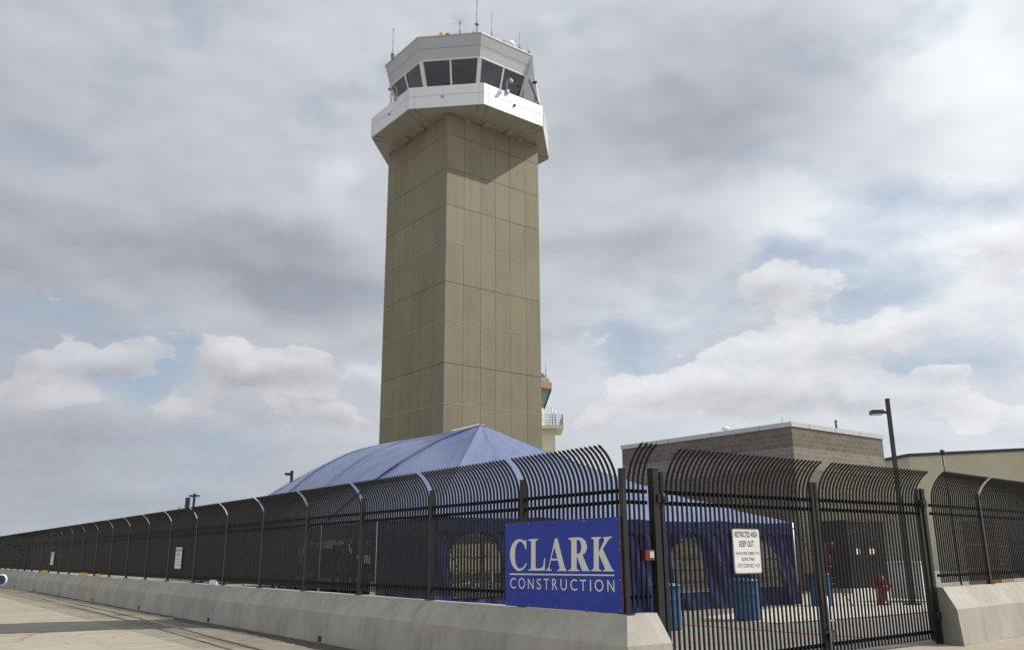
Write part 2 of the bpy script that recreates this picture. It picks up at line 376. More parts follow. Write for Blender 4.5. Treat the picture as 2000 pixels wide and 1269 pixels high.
# ------------------------------------------------------------------ concrete barriers
PROF = [(.06, .862), (.285, .54), (.335, .02), (.335, 0), (-.30, 0), (-.30, .02), (-.27, .54), (-.10, .862)]
def barrier(label, o, d, n, s0, s1, zb, notch=(), mitre0=None, sc_=1.0, tilt=.004):
    """profile swept from s0 to s1 along d; n = outward"""
    root = thing('concrete_barrier', label, 'barrier', o + d * ((s0 + s1) / 2) + UP * zb, 'concrete barriers under the fence')
    m = MB(); st = [s0]; cuts = []
    for c in notch: cuts += [c - .09, c + .09]
    st = sorted([s0, s1] + cuts + [s0 + (s1 - s0) * i / 6 for i in range(1, 6)])
    rings = []
    for s in st:
        ring = []
        for off, z in PROF:
            ds = 0
            if mitre0 is not None and s == s0: ds = mitre0 * off
            ring.append(o + d * (s + ds) + n * (off + random.uniform(-tilt, tilt)) + UP * (z + zb + (random.uniform(-.004, .004) if z > .8 else 0)))
        rings.append(ring)
    k = len(PROF); vs = [p for r in rings for p in r]; fs = []
    for i in range(len(rings) - 1):
        for j in range(k): fs.append((i * k + j, i * k + (j + 1) % k, (i + 1) * k + (j + 1) % k, (i + 1) * k + j))
    fs.append(tuple(range(k))); fs.append(tuple((len(rings) - 1) * k + j for j in range(k - 1, -1, -1)))
    m.add(vs, fs); m.build('barrier_body', M['barrier'], root, fix=True)
    for c in notch:
        h = MB(); ctr = o + d * c + n * .322 + UP * (zb + .075); h.box(ctr, (.13, .04, .10), (d, n, UP)); h.build('drain_slot', M['dark'], root)
    return root
joints = [-1.999, 2.55, 8.95, 15.35, 21.75, 28.15, 34.55, 40.95, 47.35, 53.75, 60.15, 66.55]
P0 = K + U * 2.0                                       # fence reference post (t = 0 at 2 m from the corner)
BL = ['corner concrete barrier under the large blue sign', 'second concrete barrier from the fence corner, above the dark damp stain',
      'third concrete barrier from the fence corner, where the asphalt patch meets it', 'fourth concrete barrier from the fence corner, below the nearer white notice',
      'fifth concrete barrier from the fence corner', 'sixth concrete barrier from the fence corner', 'seventh concrete barrier from the fence corner, right of the farther white notice',
      'eighth concrete barrier from the fence corner, below the farther white notice', 'ninth concrete barrier from the fence corner', 'tenth concrete barrier from the fence corner, near the far left end', 'last concrete barrier at the far left end of the fence']
cosm = AV.dot(U)
for i, (a, b) in enumerate(zip(joints, joints[1:])):
    nt_ = [c for c in (-.6, 5.75, 12.1, 18.6, 25.0, 31.4, 37.8, 44.2, 50.6, 57, 63.4) if a < c < b]
    barrier(BL[i], P0, U, NL, a + (.004 if i else 0), b - .004, 0, nt_ if i else [], mitre0=(-1.0 if i == 0 else None))
# short return round the corner, in front of the gate hinge
barrier('short sunlit concrete barrier end turning the corner beside the gate', K, AV, NV, .001, .43, 0, mitre0=-1.0)
GR = Vector((6.915, 14.475, 0))
barrier('sunlit concrete barrier right of the gate', GR, WV, NW, 0, 3.6, G0, mitre0=-.55)
barrier('concrete barrier at the right edge of the photo', GR, WV, NW, 3.62, 10, G0)

dirt = [tuple((P0 + U * (-1.6 + .45 * i) + NL * (.40 + random.uniform(-.02, .03)))[:2]) for i in range(90)]
tag(ribbon(dirt, .17, .006, .75).build('gutter_dirt', M['stain']), kind='structure')
# ------------------------------------------------------------------ steel fence
PW = .0215
def picket_panel(L, n, zlo, zhi, tip, out, m=None, pw=PW):
    """local: +x along panel, +y outward, z up. pickets with curved pointed tops"""
    b = m or MB()
    for i in range(n):
        x = (i + .75) * L / (n + .5); h = pw / 2
        prof = [(0, zlo), (0, zhi)]
        for k in range(1, 7):
            t = k / 6; prof.append((out * (t ** 1.75), zhi + (tip - zhi) * (1 - (1 - t) ** 1.18)))
        rings = []
        for j, (yy, zz) in enumerate(prof):
            hh = h if j < len(prof) - 1 else h
            q0 = prof[max(j - 1, 0)]; q1 = prof[min(j + 1, len(prof) - 1)]
            dy, dz = q1[0] - q0[0], q1[1] - q0[1]; l = math.hypot(dy, dz); ny, nz = dz / l, -dy / l
            rings += [(x - hh, yy - ny * hh, zz - nz * hh), (x + hh, yy - ny * hh, zz - nz * hh), (x + hh, yy + ny * hh, zz + nz * hh), (x - hh, yy + ny * hh, zz + nz * hh)]
        fs = [(3, 2, 1, 0)]
        for j in range(len(prof) - 1):
            for k in range(4): fs.append((j * 4 + k, j * 4 + (k + 1) % 4, j * 4 + 4 + (k + 1) % 4, j * 4 + 4 + k))
        e = (len(prof) - 1) * 4
        d0 = (prof[-1][0] - prof[-2][0], prof[-1][1] - prof[-2][1]); l = math.hypot(*d0)
        uy, uz = d0[0] / l, d0[1] / l
        for dist, hw, ht in ((.012, .021, .008), (.030, .019, .007)):
            cy, cz = prof[-1][0] + uy * dist, prof[-1][1] + uz * dist
            rings += [(x - hw, cy - uz * ht, cz + uy * ht), (x + hw, cy - uz * ht, cz + uy * ht), (x + hw, cy + uz * ht, cz - uy * ht), (x - hw, cy + uz * ht, cz - uy * ht)]
        rings.append((x, prof[-1][0] + uy * .062, prof[-1][1] + uz * .062)); a = len(rings) - 1
        for j in (0, 4):
            for k in range(4): fs.append((e + j + k, e + j + (k + 1) % 4, e + j + 4 + (k + 1) % 4, e + j + 4 + k))
        e += 8
        fs += [(e + k, e + (k + 1) % 4, a) for k in range(4)]
        b.add(rings, fs)
    return b
def rail_mb(x0, x1, z, hgt=.045, wd=.03, yo=0):
    b = MB(); b.box(((x0 + x1) / 2, yo, z), (x1 - x0, wd, hgt)); return b
def fence_run(root, o, d, n, posts, zbase, ztop, npick, zlo=.93, first_post=True, dz=0):
    rot = math.atan2(d.y, d.x); flip = n.dot(Vector((-d.y, d.x, 0))) < 0
    cache = {}; flip_run = dz == 0
    for i, s in enumerate(posts):
        if i == 0 and not first_post: continue
        pm = MB(); pm.box((0, 0, (zlo - .06 + ztop) / 2), (.066, .066, ztop - zlo + .06)); pm.box((0, 0, ztop + .006), (.074, .074, .012)); pm.box((0, .0, zlo - .062), (.15, .13, .012))
        key = 'post'
        if key not in cache: cache[key] = pm.mesh('post', M['post'])
        po = bpy.data.objects.new('post', cache[key]); COL.objects.link(po); po.parent = root
        po.location = o + d * s + UP * zbase - root.location; po.rotation_euler = (0, 0, rot)
    for a, b in zip(posts, posts[1:]):
        L = round(b - a - .075, 3); key = L
        if key not in cache:
            k = max(2, round(L / 2.365 * npick)); sg = -1 if flip else 1
            pk = picket_panel(L, k, zlo, 2.39 + dz, 2.815 + dz, .24 * sg, pw=.0245 if flip_run else .0205).mesh('picket_panel', M['fence'])
            rl = [rail_mb(0, L, z, yo=-.027 * sg).mesh('rail', M['rail']) for z in (2.30 + dz, 2.165 + dz, 1.045)]
            cache[key] = (pk, rl)
        pk, rl = cache[key]
        po = bpy.data.objects.new('picket_panel', pk); COL.objects.link(po); po.parent = root
        po.location = o + d * (a + .0375) + UP * zbase - root.location; po.rotation_euler = (0, 0, rot)
        for r_ in rl:
            ro = bpy.data.objects.new('rail', r_); COL.objects.link(ro); ro.parent = po
lf = thing('steel_fence', 'long black picket fence with outward curved tips running away to the left', 'fence', K, 'black picket security fences')
posts = [-2.0] + [2.44 * i for i in range(0, 27)]
fence_run(lf, P0, U, NL, posts, 0, 2.555, 27)
# short filler bay between corner post and gate hinge post
pk = picket_panel(.36, 4, .93, 2.40, 2.83, -.24)
fb = pk.build('picket_panel', M['fence'], lf, world=False); fb.location = AV * .045; fb.rotation_euler = (0, 0, math.atan2(AV.y, AV.x))
for z in (2.30, 2.165, 1.045):
    ro = rail_mb(0, .38, z, yo=.027).build('rail', M['rail'], fb, world=False)
rf = thing('steel_fence', 'short black picket fence on the sunlit barriers right of the gate', 'fence', GR, 'black picket security fences')
fence_run(rf, GR, WV, NW, [.02, 2.09, 4.53, 6.97, 9.41], G0, 2.42, 27, zlo=.93, first_post=False, dz=-.13)

# gate posts and leaves
def gate_post(label, p, w_, z0, z1):
    t = thing('gate_post', label, 'gate post', Vector((p.x, p.y, z0)), 'heavy square gate posts')
    m = MB(); m.box((p.x, p.y, (z0 + z1) / 2), (w_, w_, z1 - z0), (AV, NV, UP)); m.build('post', M['post'], t)
    c = MB(); q = w_ / 2 + .006
    lo = [p + AV * a * q + NV * b * q + UP * (z1 - p.z) for a, b in ((-1, -1), (1, -1), (1, 1), (-1, 1))]
    c.hexa(lo, [Vector((v.x, v.y, z1 + .012)) for v in lo]); c.add([Vector((v.x, v.y, z1 + .012)) for v in lo] + [Vector((p.x, p.y, z1 + .035))], [(0, 1, 4), (1, 2, 4), (2, 3, 4), (3, 0, 4)])
    c.build('cap', M['post'], t); return t
HP = K + AV * .53
gate_post('thick black gate post at the fence corner beside the red key box', HP, .10, .0, 2.58)
LP = K + AV * 6.72
lpost = gate_post('black gate post standing against the right hand barrier', LP, .085, G0, 2.55)
def gate_leaf(label, s0, s1, tipz):
    root = thing('gate_leaf', label, 'gate', K + AV * s0, 'swing gate leaves')
    L = s1 - s0; rot = math.atan2(AV.y, AV.x); root.rotation_euler = (0, 0, rot)
    z0, z1 = ground(s0), ground(s1)
    n = round((L - .15) / .0868)
    pk = picket_panel(L - .13, n, .10, 2.38, 2.80, -.26)
    sl = (z1 - z0) * .4 / L
    pk.v = [(x + .065, yv, zv + (z0 + (z1 - z0) * x / L) * .9 * max(0, 1 - zv / 2.1)) for x, yv, zv in pk.v]
    po = pk.build('picket_panel', M['fence'], root, world=False)
    for z in (2.30, 2.165, .21):
        r_ = MB(); kz = .9 * max(0, 1 - z / 2.1); za, zb_ = z + z0 * kz, z + z1 * kz
        r_.bar((.05, .027, za), (L - .05, .027, zb_), .03, .05); r_.build('rail', M['rail'], po, world=False)
    for x in (.03, L - .03):
        e = MB(); zz = (z0 + (z1 - z0) * x / L) * .9; e.box((x, 0, (2.54 + .06 + zz) / 2), (.056, .056, 2.48 - zz)); e.box((x, 0, 2.547), (.061, .061, .012)); e.build('end_post', M['post'], root, world=False)
    return root
gl1 = gate_leaf('left gate leaf carrying the restricted area notice', .63, 3.77, 2.83)
gl2 = gate_leaf('right gate leaf between the centre latch and the sunlit barrier', 3.80, 6.63, 2.83)
for z in (.45, 2.22):
    h = MB(); h.box((-.02, -.045, z), (.16, .05, .10)); h.tube([(-.01, -.075, z - .06), (-.01, -.075, z + .06)], .02, 8); h.build('hinge', M['post'], gl1, world=False)
    h = MB(); h.box((2.86, -.045, z + .1), (.18, .05, .12)); h.tube([(2.83, -.075, z + .03), (2.83, -.075, z + .17)], .02, 8); h.build('hinge', M['post'], gl2, world=False)
lt = MB(); lt.box((.03, -.055, .42), (.10, .03, .14)); lt.bar((-.12, -.06, .47), (.12, -.06, .47), .02, .02); lt.build('latch', M['dark'], gl2, world=False)
lt = MB(); lt.tube([(-.02, -.075, .05), (-.02, -.075, .95)], .011, 8); lt.bar((-.02, -.075, .62), (.10, -.075, .62), .018, .018); lt.build('drop_bolt', M['galv'], gl2, world=False)
# slack chain / cable brace across left leaf
# ------------------------------------------------------------------ text helpers
def text_mesh(body, x0, x1, z0, z1, mb, frame, depth=.003, m=0, bold=.0):
    """built-in font glyphs fitted into a box of a local frame (o, right, up, normal)"""
    cu = bpy.data.curves.new('t', 'FONT'); cu.body = body; cu.size = 1; cu.offset = bold; cu.resolution_u = 3
    ob = bpy.data.objects.new('t', cu); COL.objects.link(ob)
    dg = bpy.context.evaluated_depsgraph_get(); me = bpy.data.meshes.new_from_object(ob.evaluated_get(dg))
    xs = [v.co.x for v in me.vertices]; ys = [v.co.y for v in me.vertices]
    ax, bx, ay, by = min(xs), max(xs), min(ys), max(ys)
    o, r, u, n = frame
    vs = [o + r * (x0 + (v.co.x - ax) / (bx - ax) * (x1 - x0)) + u * (z0 + (v.co.y - ay) / (by - ay) * (z1 - z0)) + n * depth for v in me.vertices]
    mb.add(vs, [tuple(p.vertices) for p in me.polygons], m)
    bpy.data.objects.remove(ob); bpy.data.curves.remove(cu); bpy.data.meshes.remove(me)
def poly_letter(loops, mb, frame, depth):
    o, r, u, n = frame
    L = [[Vector((x, z, 0)) for x, z in lp] for lp in loops]
    tris = tessellate_polygon(L); flat = [p for lp in L for p in lp]
    vs = [o + r * p.x + u * p.y + n * depth for p in flat]
    fs = []
    for t in tris:
        a, b, c = [flat[i] for i in t]
        fs.append(t if (b - a).cross(c - a).z > 0 else t[::-1])
    mb.add(vs, fs)
LET = {"C":[[[0.143,1.747],[0.145,1.618],[0.124,1.618],[0.108,1.653],[0.082,1.689],[0.043,1.715],[-0.004,1.722],[-0.045,1.71],[-0.079,1.679],[-0.105,1.632],[-0.116,1.568],[-0.117,1.513],[-0.107,1.45],[-0.083,1.403],[-0.05,1.372],[-0.013,1.363],[0.037,1.369],[0.084,1.392],[0.118,1.42],[0.144,1.443],[0.148,1.426],[0.124,1.393],[0.084,1.362],[0.037,1.342],[-0.023,1.329],[-0.077,1.339],[-0.144,1.371],[-0.192,1.418],[-0.223,1.482],[-0.236,1.541],[-0.227,1.601],[-0.203,1.657],[-0.161,1.704],[-0.099,1.741],[-0.031,1.756],[0.03,1.753],[0.083,1.738],[0.11,1.728],[0.126,1.743]]],"L":[[[0.192,1.75],[0.407,1.752],[0.407,1.738],[0.364,1.731],[0.349,1.712],[0.342,1.39],[0.356,1.368],[0.426,1.368],[0.483,1.382],[0.513,1.414],[0.53,1.501],[0.549,1.499],[0.541,1.343],[0.184,1.339],[0.185,1.351],[0.228,1.359],[0.244,1.382],[0.25,1.71],[0.237,1.728],[0.192,1.737]]],"A":[[[0.566,1.341],[0.566,1.353],[0.595,1.362],[0.62,1.389],[0.761,1.748],[0.814,1.752],[0.95,1.387],[0.967,1.366],[0.988,1.355],[0.988,1.342],[0.798,1.34],[0.799,1.353],[0.837,1.361],[0.847,1.379],[0.813,1.471],[0.671,1.472],[0.636,1.385],[0.644,1.363],[0.684,1.354],[0.683,1.342]],[[0.678,1.496],[0.805,1.493],[0.749,1.639]]],"R":[[[1.034,1.752],[1.231,1.758],[1.309,1.745],[1.364,1.708],[1.393,1.654],[1.388,1.611],[1.358,1.568],[1.301,1.54],[1.399,1.377],[1.426,1.359],[1.426,1.345],[1.287,1.344],[1.198,1.519],[1.19,1.519],[1.185,1.382],[1.198,1.364],[1.235,1.355],[1.234,1.343],[1.019,1.341],[1.019,1.353],[1.06,1.363],[1.078,1.381],[1.091,1.709],[1.077,1.727],[1.033,1.738]],[[1.198,1.725],[1.241,1.725],[1.271,1.695],[1.285,1.648],[1.279,1.605],[1.257,1.569],[1.228,1.555],[1.192,1.551]]],"K":[[[1.477,1.753],[1.656,1.753],[1.656,1.741],[1.626,1.732],[1.614,1.715],[1.607,1.571],[1.713,1.71],[1.719,1.724],[1.693,1.735],[1.693,1.749],[1.852,1.756],[1.851,1.742],[1.809,1.729],[1.781,1.709],[1.681,1.609],[1.832,1.38],[1.846,1.365],[1.872,1.359],[1.871,1.348],[1.673,1.346],[1.674,1.358],[1.704,1.364],[1.709,1.379],[1.613,1.539],[1.606,1.532],[1.599,1.385],[1.61,1.366],[1.649,1.359],[1.649,1.347],[1.458,1.345],[1.459,1.357],[1.492,1.367],[1.506,1.384],[1.521,1.713],[1.507,1.731],[1.476,1.74]]],"RULE":[[[-0.241,1.298],[1.871,1.31],[1.87,1.294],[-0.241,1.278]]]}
CON = [('C', -0.232, -0.1, 1.097, 1.241), ('O', -0.043, 0.11, 1.097, 1.244), ('N', 0.171, 0.296, 1.102, 1.237), ('S', 0.361, 0.455, 1.1, 1.238), ('T', 0.516, 0.621, 1.102, 1.24), ('R', 0.689, 0.793, 1.103, 1.243), ('U', 0.858, 0.985, 1.103, 1.242), ('C', 1.051, 1.184, 1.105, 1.245), ('T', 1.238, 1.358, 1.109, 1.241), ('I', 1.426, 1.448, 1.109, 1.243), ('O', 1.512, 1.672, 1.106, 1.25), ('N', 1.742, 1.864, 1.111, 1.246)]
fo = P0 + NL * .06; frm = (fo, -U, UP, NL)
bs = thing('sign_board', 'large blue board lettered CLARK CONSTRUCTION standing on the corner barrier', 'sign', fo + UP * .87 + U * -.8)
m = MB(); X = (-.348, 1.99); Z = (.868, 1.985)
m.box(fo - U * ((X[0] + X[1]) / 2) + NL * -.0105 + UP * ((Z[0] + Z[1]) / 2), (X[1] - X[0], .019, Z[1] - Z[0]), (-U, NL, UP)); m.build('board', M['rust'], bs)
m = MB(); m.box(fo - U * ((X[0] + X[1]) / 2) + UP * ((Z[0] + Z[1]) / 2) + NL * .0005, (X[1] - X[0] - .01, .003, Z[1] - Z[0] - .008), (-U, NL, UP)); face = m.build('face', M['bluesign'], bs)
m = MB()
for k_, lps in LET.items(): poly_letter(lps, m, frm, .0032)
for c_, a, b, z0, z1 in CON: text_mesh(c_, a, b, z0, z1, m, frm, .0032)
m.build('lettering', M['letter'], face)
for x_, z_ in [(x_, z_) for x_ in (-.32, .2, .75, 1.35, 1.96) for z_ in (.90, 1.955)] + [(x_, z_) for z_ in (1.25, 1.6) for x_ in (-.33, 1.965)]:
    m = MB(); m.box(fo - U * x_ + UP * z_ + NL * .003, (.014, .004, .014), (-U, NL, UP)); m.build('screw', M['galv'], face)

def notice(label, o, r, n, w_=.457, h_=.61):
    """white notice, o = lower-left corner"""
    t = thing('notice_sign', label, 'sign', o, 'restricted area notices')
    rr = .035
    def rounded(ins):
        pts = []
        for cx, cz, a0 in ((w_ - rr, rr, -90), (w_ - rr, h_ - rr, 0), (rr, h_ - rr, 90), (rr, rr, 180)):
            for k in range(5):
                a = R(a0 + k * 22.5); pts.append((cx + (rr - ins) * math.cos(a), cz + (rr - ins) * math.sin(a)))
        return pts
    def plate(ins, d0, d1, nm, mm, par=t):
        pts = rounded(ins); b = MB(); b.hexa([o + r * x + UP * z + n * d0 for x, z in pts], [o + r * x + UP * z + n * d1 for x, z in pts]); return b.build(nm, mm, par, fix=True)
    plate(0, -.004, 0, 'border', M['galv']); pl = plate(.014, 0, .002, 'plate', M['signwhite'])
    b = MB(); f = (o, r, UP, n)
    text_mesh('RESTRICTED AREA', .045, w_ - .045, .468, .545, b, f, .0035, bold=.012)
    text_mesh('KEEP OUT', .125, w_ - .125, .345, .425, b, f, .0035, bold=.012)
    text_mesh('VIOLATORS SUBJECT TO', .04, w_ - .03, .232, .280, b, f, .0035)
    text_mesh('$200 FINE', .155, w_ - .14, .160, .208, b, f, .0035)
    text_mesh('CITY CODE-SEC. 9-131', .06, w_ - .04, .080, .128, b, f, .0035)
    b.build('lettering', M['ink'], pl); return t
# gate notice, on outer side of left leaf
notice('white restricted area notice on the gate', K + AV * 1.89 + NV * .05 + UP * 1.285, AV, NV, .55, .58)
notice('nearer white restricted area notice on the long left fence', P0 + U * 16.32 + NL * .05 + UP * 1.22, -U, NL, .60, .59)
notice('farther white restricted area notice on the long left fence', P0 + U * 36.2 + NL * .05 + UP * 1.22, -U, NL, .75, .58)
# key box
kb = thing('key_box', 'small red key box with white label left of the gate post', 'box', K + AV * .36 + NV * .05 + UP * 1.47)
m = MB(); m.box(K + AV * .335 + NV * .05 + UP * 1.535, (.15, .07, .125), (AV, NV, UP)); m.build('case', M['darkred'], kb)
m = MB(); m.box(K + AV * .365 + NV * .0865 + UP * 1.54, (.065, .003, .07), (AV, NV, UP)); lb = m.build('label', M['signwhite'], kb)
m = MB(); fr = (K + NV * .0885 + AV * .335 + UP * 1.505, AV, UP, NV)
text_mesh('FIRE', .005, .055, .043, .062, m, fr); text_mesh('DEPT', .005, .055, .012, .031, m, fr); m.build('lettering', M['red'], lb)

# ------------------------------------------------------------------ control tower
D1 = Vector((-.617, .787, 0)).normalized(); D2 = Vector((.787, .617, 0)).normalized()
TF = Vector((-3.929, 48.076, 0)); TWD = 7.3
TC = TF + (D1 + D2) * (TWD / 2)
tw = thing('control_tower', 'tall olive tan control tower with white octagonal cab', 'control tower', TC + UP * G0)
zl = [G0, 2.3, 4.75, 7.35, 9.922, 12.279, 14.859, 17.215, 19.787, 22.129, 24.534, 26.862, 28.25]
cf = [0, 1.30, 2.59, 3.72, 4.87, 6.15, 7.3]
core = MB(); core.box(TC + UP * ((G0 + 28.3) / 2), (TWD - .10, TWD - .10, 28.3 - G0), (D1, D2, UP)); core.build('shaft_core', mat('shaft_joint', (.085, .075, .052), .8), tw)
cl = MB()
faces = [(TF, D1, -D2), (TF, D2, -D1), (TF + D1 * TWD, D2, D1), (TF + D2 * TWD, D1, D2)]
for o, d, n in faces:
    for i in range(6):
        for j in range(len(zl) - 1):
            a, b = cf[i], cf[i + 1]; gp = .010
            a2 = a + gp if i else a; b2 = b - gp if i < 5 else b
            z0 = zl[j] + (.014 if j else 0); z1 = zl[j + 1] - .014
            lo = [o + d * a2, o + d * b2, o + d * b2 - n * .03, o + d * a2 - n * .03]
            if i == 0: lo[3] = o + d * (a2 + .03) - n * .03
            if i == 5: lo[2] = o + d * (b2 - .03) - n * .03
            cl.hexa([Vector((p.x, p.y, z0)) for p in lo], [Vector((p.x, p.y, z1)) for p in lo])
clo = cl.build('cladding', M['tower'], tw, fix=True)
ca_ = clo.data.color_attributes.new('panel_tone', 'FLOAT_COLOR', 'POINT')
for i in range(len(clo.data.vertices)):
    if i % 8 == 0: k_ = random.uniform(.90, 1.01); k2 = k_ * random.uniform(.985, 1.01)
    ca_.data[i].color = (k_, k_, k2, 1)
fl = MB()
for z in (9.922, 14.859, 19.787):
    fl.box(TC + UP * (z - .005), (TWD + .02, TWD + .02, .03), (D1, D2, UP))
fl.build('flashing', M['flash'], tw)
base_a = math.atan2(TF.y - TC.y, TF.x - TC.x)
def ov(k, a, z):
    Rr = a / math.cos(math.pi / 8); t = base_a + math.pi / 8 + k * math.pi / 4
    return Vector((TC.x + Rr * math.cos(t), TC.y + Rr * math.sin(t), z))
def oring(mb, a0, z0, a1, z1, th=.0, m=0, ks=range(8)):
    for k in ks: mb.quad(ov(k - 1, a0, z0), ov(k, a0, z0), ov(k, a1, z1), ov(k - 1, a1, z1), m)
# soffit: eight sloped panels from the parapet to the shaft, with rib strips
so = MB(); inner = 3.7
oring(so, 5.72, 28.38, 4.6, 28.27); oring(so, 4.6, 28.27, 2.6, 28.22)
so.add([ov(k, 2.6, 28.22) for k in range(8)], [tuple(range(7, -1, -1))])
sof = so.build('soffit', M['soffit'], tw, fix=True)
rb = MB()
for k in range(8):
    for sgn in (-1, 1):
        t = Vector((-math.sin(base_a + math.pi / 8 + k * math.pi / 4), math.cos(base_a + math.pi / 8 + k * math.pi / 4), 0)) * (.28 * sgn)
        rb.bar(ov(k, 5.55, 28.352) + t, ov(k, 3.9, 28.245) + t, .02, .02)
rb.build('soffit_seam', M['joint'], sof)
for k in range(8):
    mid0 = (ov(k - 1, 4.1, 28.15) + ov(k, 4.1, 28.15)) / 2
    for f in (.22, .78):
        p = ov(k - 1, 3.95, 28.15).lerp(ov(k, 3.95, 28.15), f); br = MB(); br.box(p, (.5, .35, .12), (D1, D2, UP)); br.build('soffit_bracket', M['soffit'], tw)
pa = MB()
oring(pa, 5.735, 28.37, 5.751, 29.80); oring(pa, 5.751, 29.80, 5.72, 29.832); oring(pa, 5.72, 29.832, 5.62, 29.832); oring(pa, 5.62, 29.832, 5.62, 28.75); oring(pa, 5.62, 28.75, 3.6, 28.75); oring(pa, 5.70, 28.36, 5.735, 28.37)
par = pa.build('parapet', M['white_panel'], tw)
pj = MB()
for k in range(8):
    pj.bar(ov(k - 1, 5.748, 29.18), ov(k, 5.748, 29.18), .012, .018)
    for f in (.07, .93):
        a, b = ov(k - 1, 5.742, 28.40).lerp(ov(k, 5.742, 28.40), f), ov(k - 1, 5.755, 29.79).lerp(ov(k, 5.755, 29.79), f); pj.bar(a, b, .014, .014)
    pj.bar(ov(k, 5.742, 28.39), ov(k, 5.757, 29.8), .012, .012)
pj.build('panel_seam', M['grey_panel'], par)
# cab: sill wall, glass, mullions, fascia, roof
cb = MB(); oring(cb, 3.62, 28.75, 4.10, 30.45); oring(cb, 4.10, 30.45, 4.02, 30.5); cb.build('cab_wall', M['white_panel'], tw)
ins = MB(); oring(ins, 3.2, 28.8, 3.2, 33.3); ins.add([ov(k, 4.5, 32.6) for k in range(8)], [tuple(range(8))]); ins.build('cab_interior', M['dark'], tw)
GA = lambda z: 4.10 + (z - 30.45) * (.58 / 1.906)
for k in range(8):
    for h in range(2):
        f0, f1 = (.03, .485) if h == 0 else (.515, .97)
        q = [ov(k - 1, GA(z) - .03, z).lerp(ov(k, GA(z) - .03, z), f) for f, z in ((f0, 30.52), (f1, 30.52), (f1, 32.28), (f0, 32.28))]
        nrm = (q[1] - q[0]).cross(q[3] - q[0]).normalized()
        gm = MB(); gm.hexa([p - nrm * .02 for p in q], q); gm.build('cab_window', M['glass'], tw)
mu = MB()
for k in range(8):
    a, b = ov(k, GA(30.45) - .03, 30.45), ov(k, GA(32.36) - .03, 32.36); n_ = Vector((a.x - TC.x, a.y - TC.y, 0)).normalized()
    mu.bar(a, b, .26, .10, up=n_)
    f = .5; mu.bar(ov(k - 1, GA(30.45), 30.45).lerp(ov(k, GA(30.45), 30.45), f), ov(k - 1, GA(32.36), 32.36).lerp(ov(k, GA(32.36), 32.36), f), .10, .09, up=n_)
    mu.bar(ov(k - 1, GA(32.33), 32.33), ov(k, GA(32.33), 32.33), .10, .07); mu.bar(ov(k - 1, GA(30.48), 30.48), ov(k, GA(30.48), 30.48), .10, .07)
mu.build('window_frame', M['frame'], tw)
fa_ = MB(); oring(fa_, 4.60, 32.345, 4.70, 32.36); oring(fa_, 4.70, 32.36, 4.80, 32.88); oring(fa_, 4.80, 32.88, 5.04, 33.82)
fas = fa_.build('fascia', M['grey_panel'], tw)
fj = MB()
for k in range(8): fj.bar(ov(k - 1, 4.853, 33.10), ov(k, 4.853, 33.10), .012, .025)
fj.build('panel_seam', M['joint'], fas)
rf_ = MB(); oring(rf_, 5.04, 33.82, 5.07, 33.82); oring(rf_, 5.07, 33.82, 5.07, 33.89); oring(rf_, 5.07, 33.89, 4.9, 33.89); rf_.add([ov(k, 4.9, 33.89) for k in range(8)], [tuple(range(8))]); rf_.build('roof', M['grey_panel'], tw)
# white sheet-metal hood on the right-hand side of the cab
hd = MB(); A0 = [ov(1, 4.25, 29.6), ov(2, 4.25, 29.6)]; A1 = [ov(2, 5.52, 29.6), ov(1, 5.52, 29.6)]
B0 = [ov(1, 4.7, 33.72), ov(2, 4.7, 33.72)]; B1 = [ov(2, 5.06, 33.72), ov(1, 5.06, 33.72)]
hd.hexa(A0 + A1, B0 + B1); hood = hd.build('sheet_metal_hood', M['white_panel'], tw, fix=True)
bc = MB(); q0 = ov(1, 4.8, 32.1); q1 = ov(1, 5.35, 29.9) + D1 * -.25
bc.bar(q0, q1, .06); bc.bar(q0.lerp(q1, .62), q1 + Vector((-.35, -.25, 0)), .05); bc.build('brace', M['dark'], tw)
cm_ = MB(); pc = ov(1, 5.30, 31.6) + Vector((-.25, -.12, 0)); cm_.bar(pc, pc + Vector((.3, -.12, 0)), .13, .13); cm_.build('camera', M['dark'], hood)
# gooseneck lamps on the parapet
def goose(k, f, flip=1):
    b = ov(k - 1, 5.69, 29.83).lerp(ov(k, 5.69, 29.83), f); n_ = Vector((b.x - TC.x, b.y - TC.y, 0)).normalized()
    m = MB(); pth = [b + UP * -.05, b + UP * .55]
    for i in range(1, 8):
        a = i / 7 * math.pi * .9; pth.append(b + UP * (.55 + .26 * math.sin(a)) + n_ * (.26 * (1 - math.cos(a))))
    m.tube(pth, .045, 8); e = pth[-1]
    m.lathe([(.05, 0), (.07, -.05), (.17, -.22), (.165, -.24)], e + UP * .06, 12); m.box(b + n_ * .08 + UP * -.02, (.22, .2, .24), (n_, UP.cross(n_), UP))
    m.build('gooseneck_lamp', M['galv'], tw)
goose(1, .38); goose(7, .66)
gm = MB(); b = ov(6, 4.62, 31.2); gm.tube([b + UP * -.8, b + UP * 1.0], .08, 8); gm.box(b + UP * -.3, (.22, .22, .3)); gm.box(b + UP * .3, (.16, .16, .2)); gm.build('side_antenna', M['white'], tw)
for kk, ff in ((1, .5), (7, .5), (0, .45)):
    m = MB(); p = ov(kk - 1, 5.76, 29.05).lerp(ov(kk, 5.76, 29.05), ff); m.box(p, (.14, .14, .10)); m.build('scupper', M['dark'] if kk == 1 else M['soffit'], tw)
ZR = 33.89
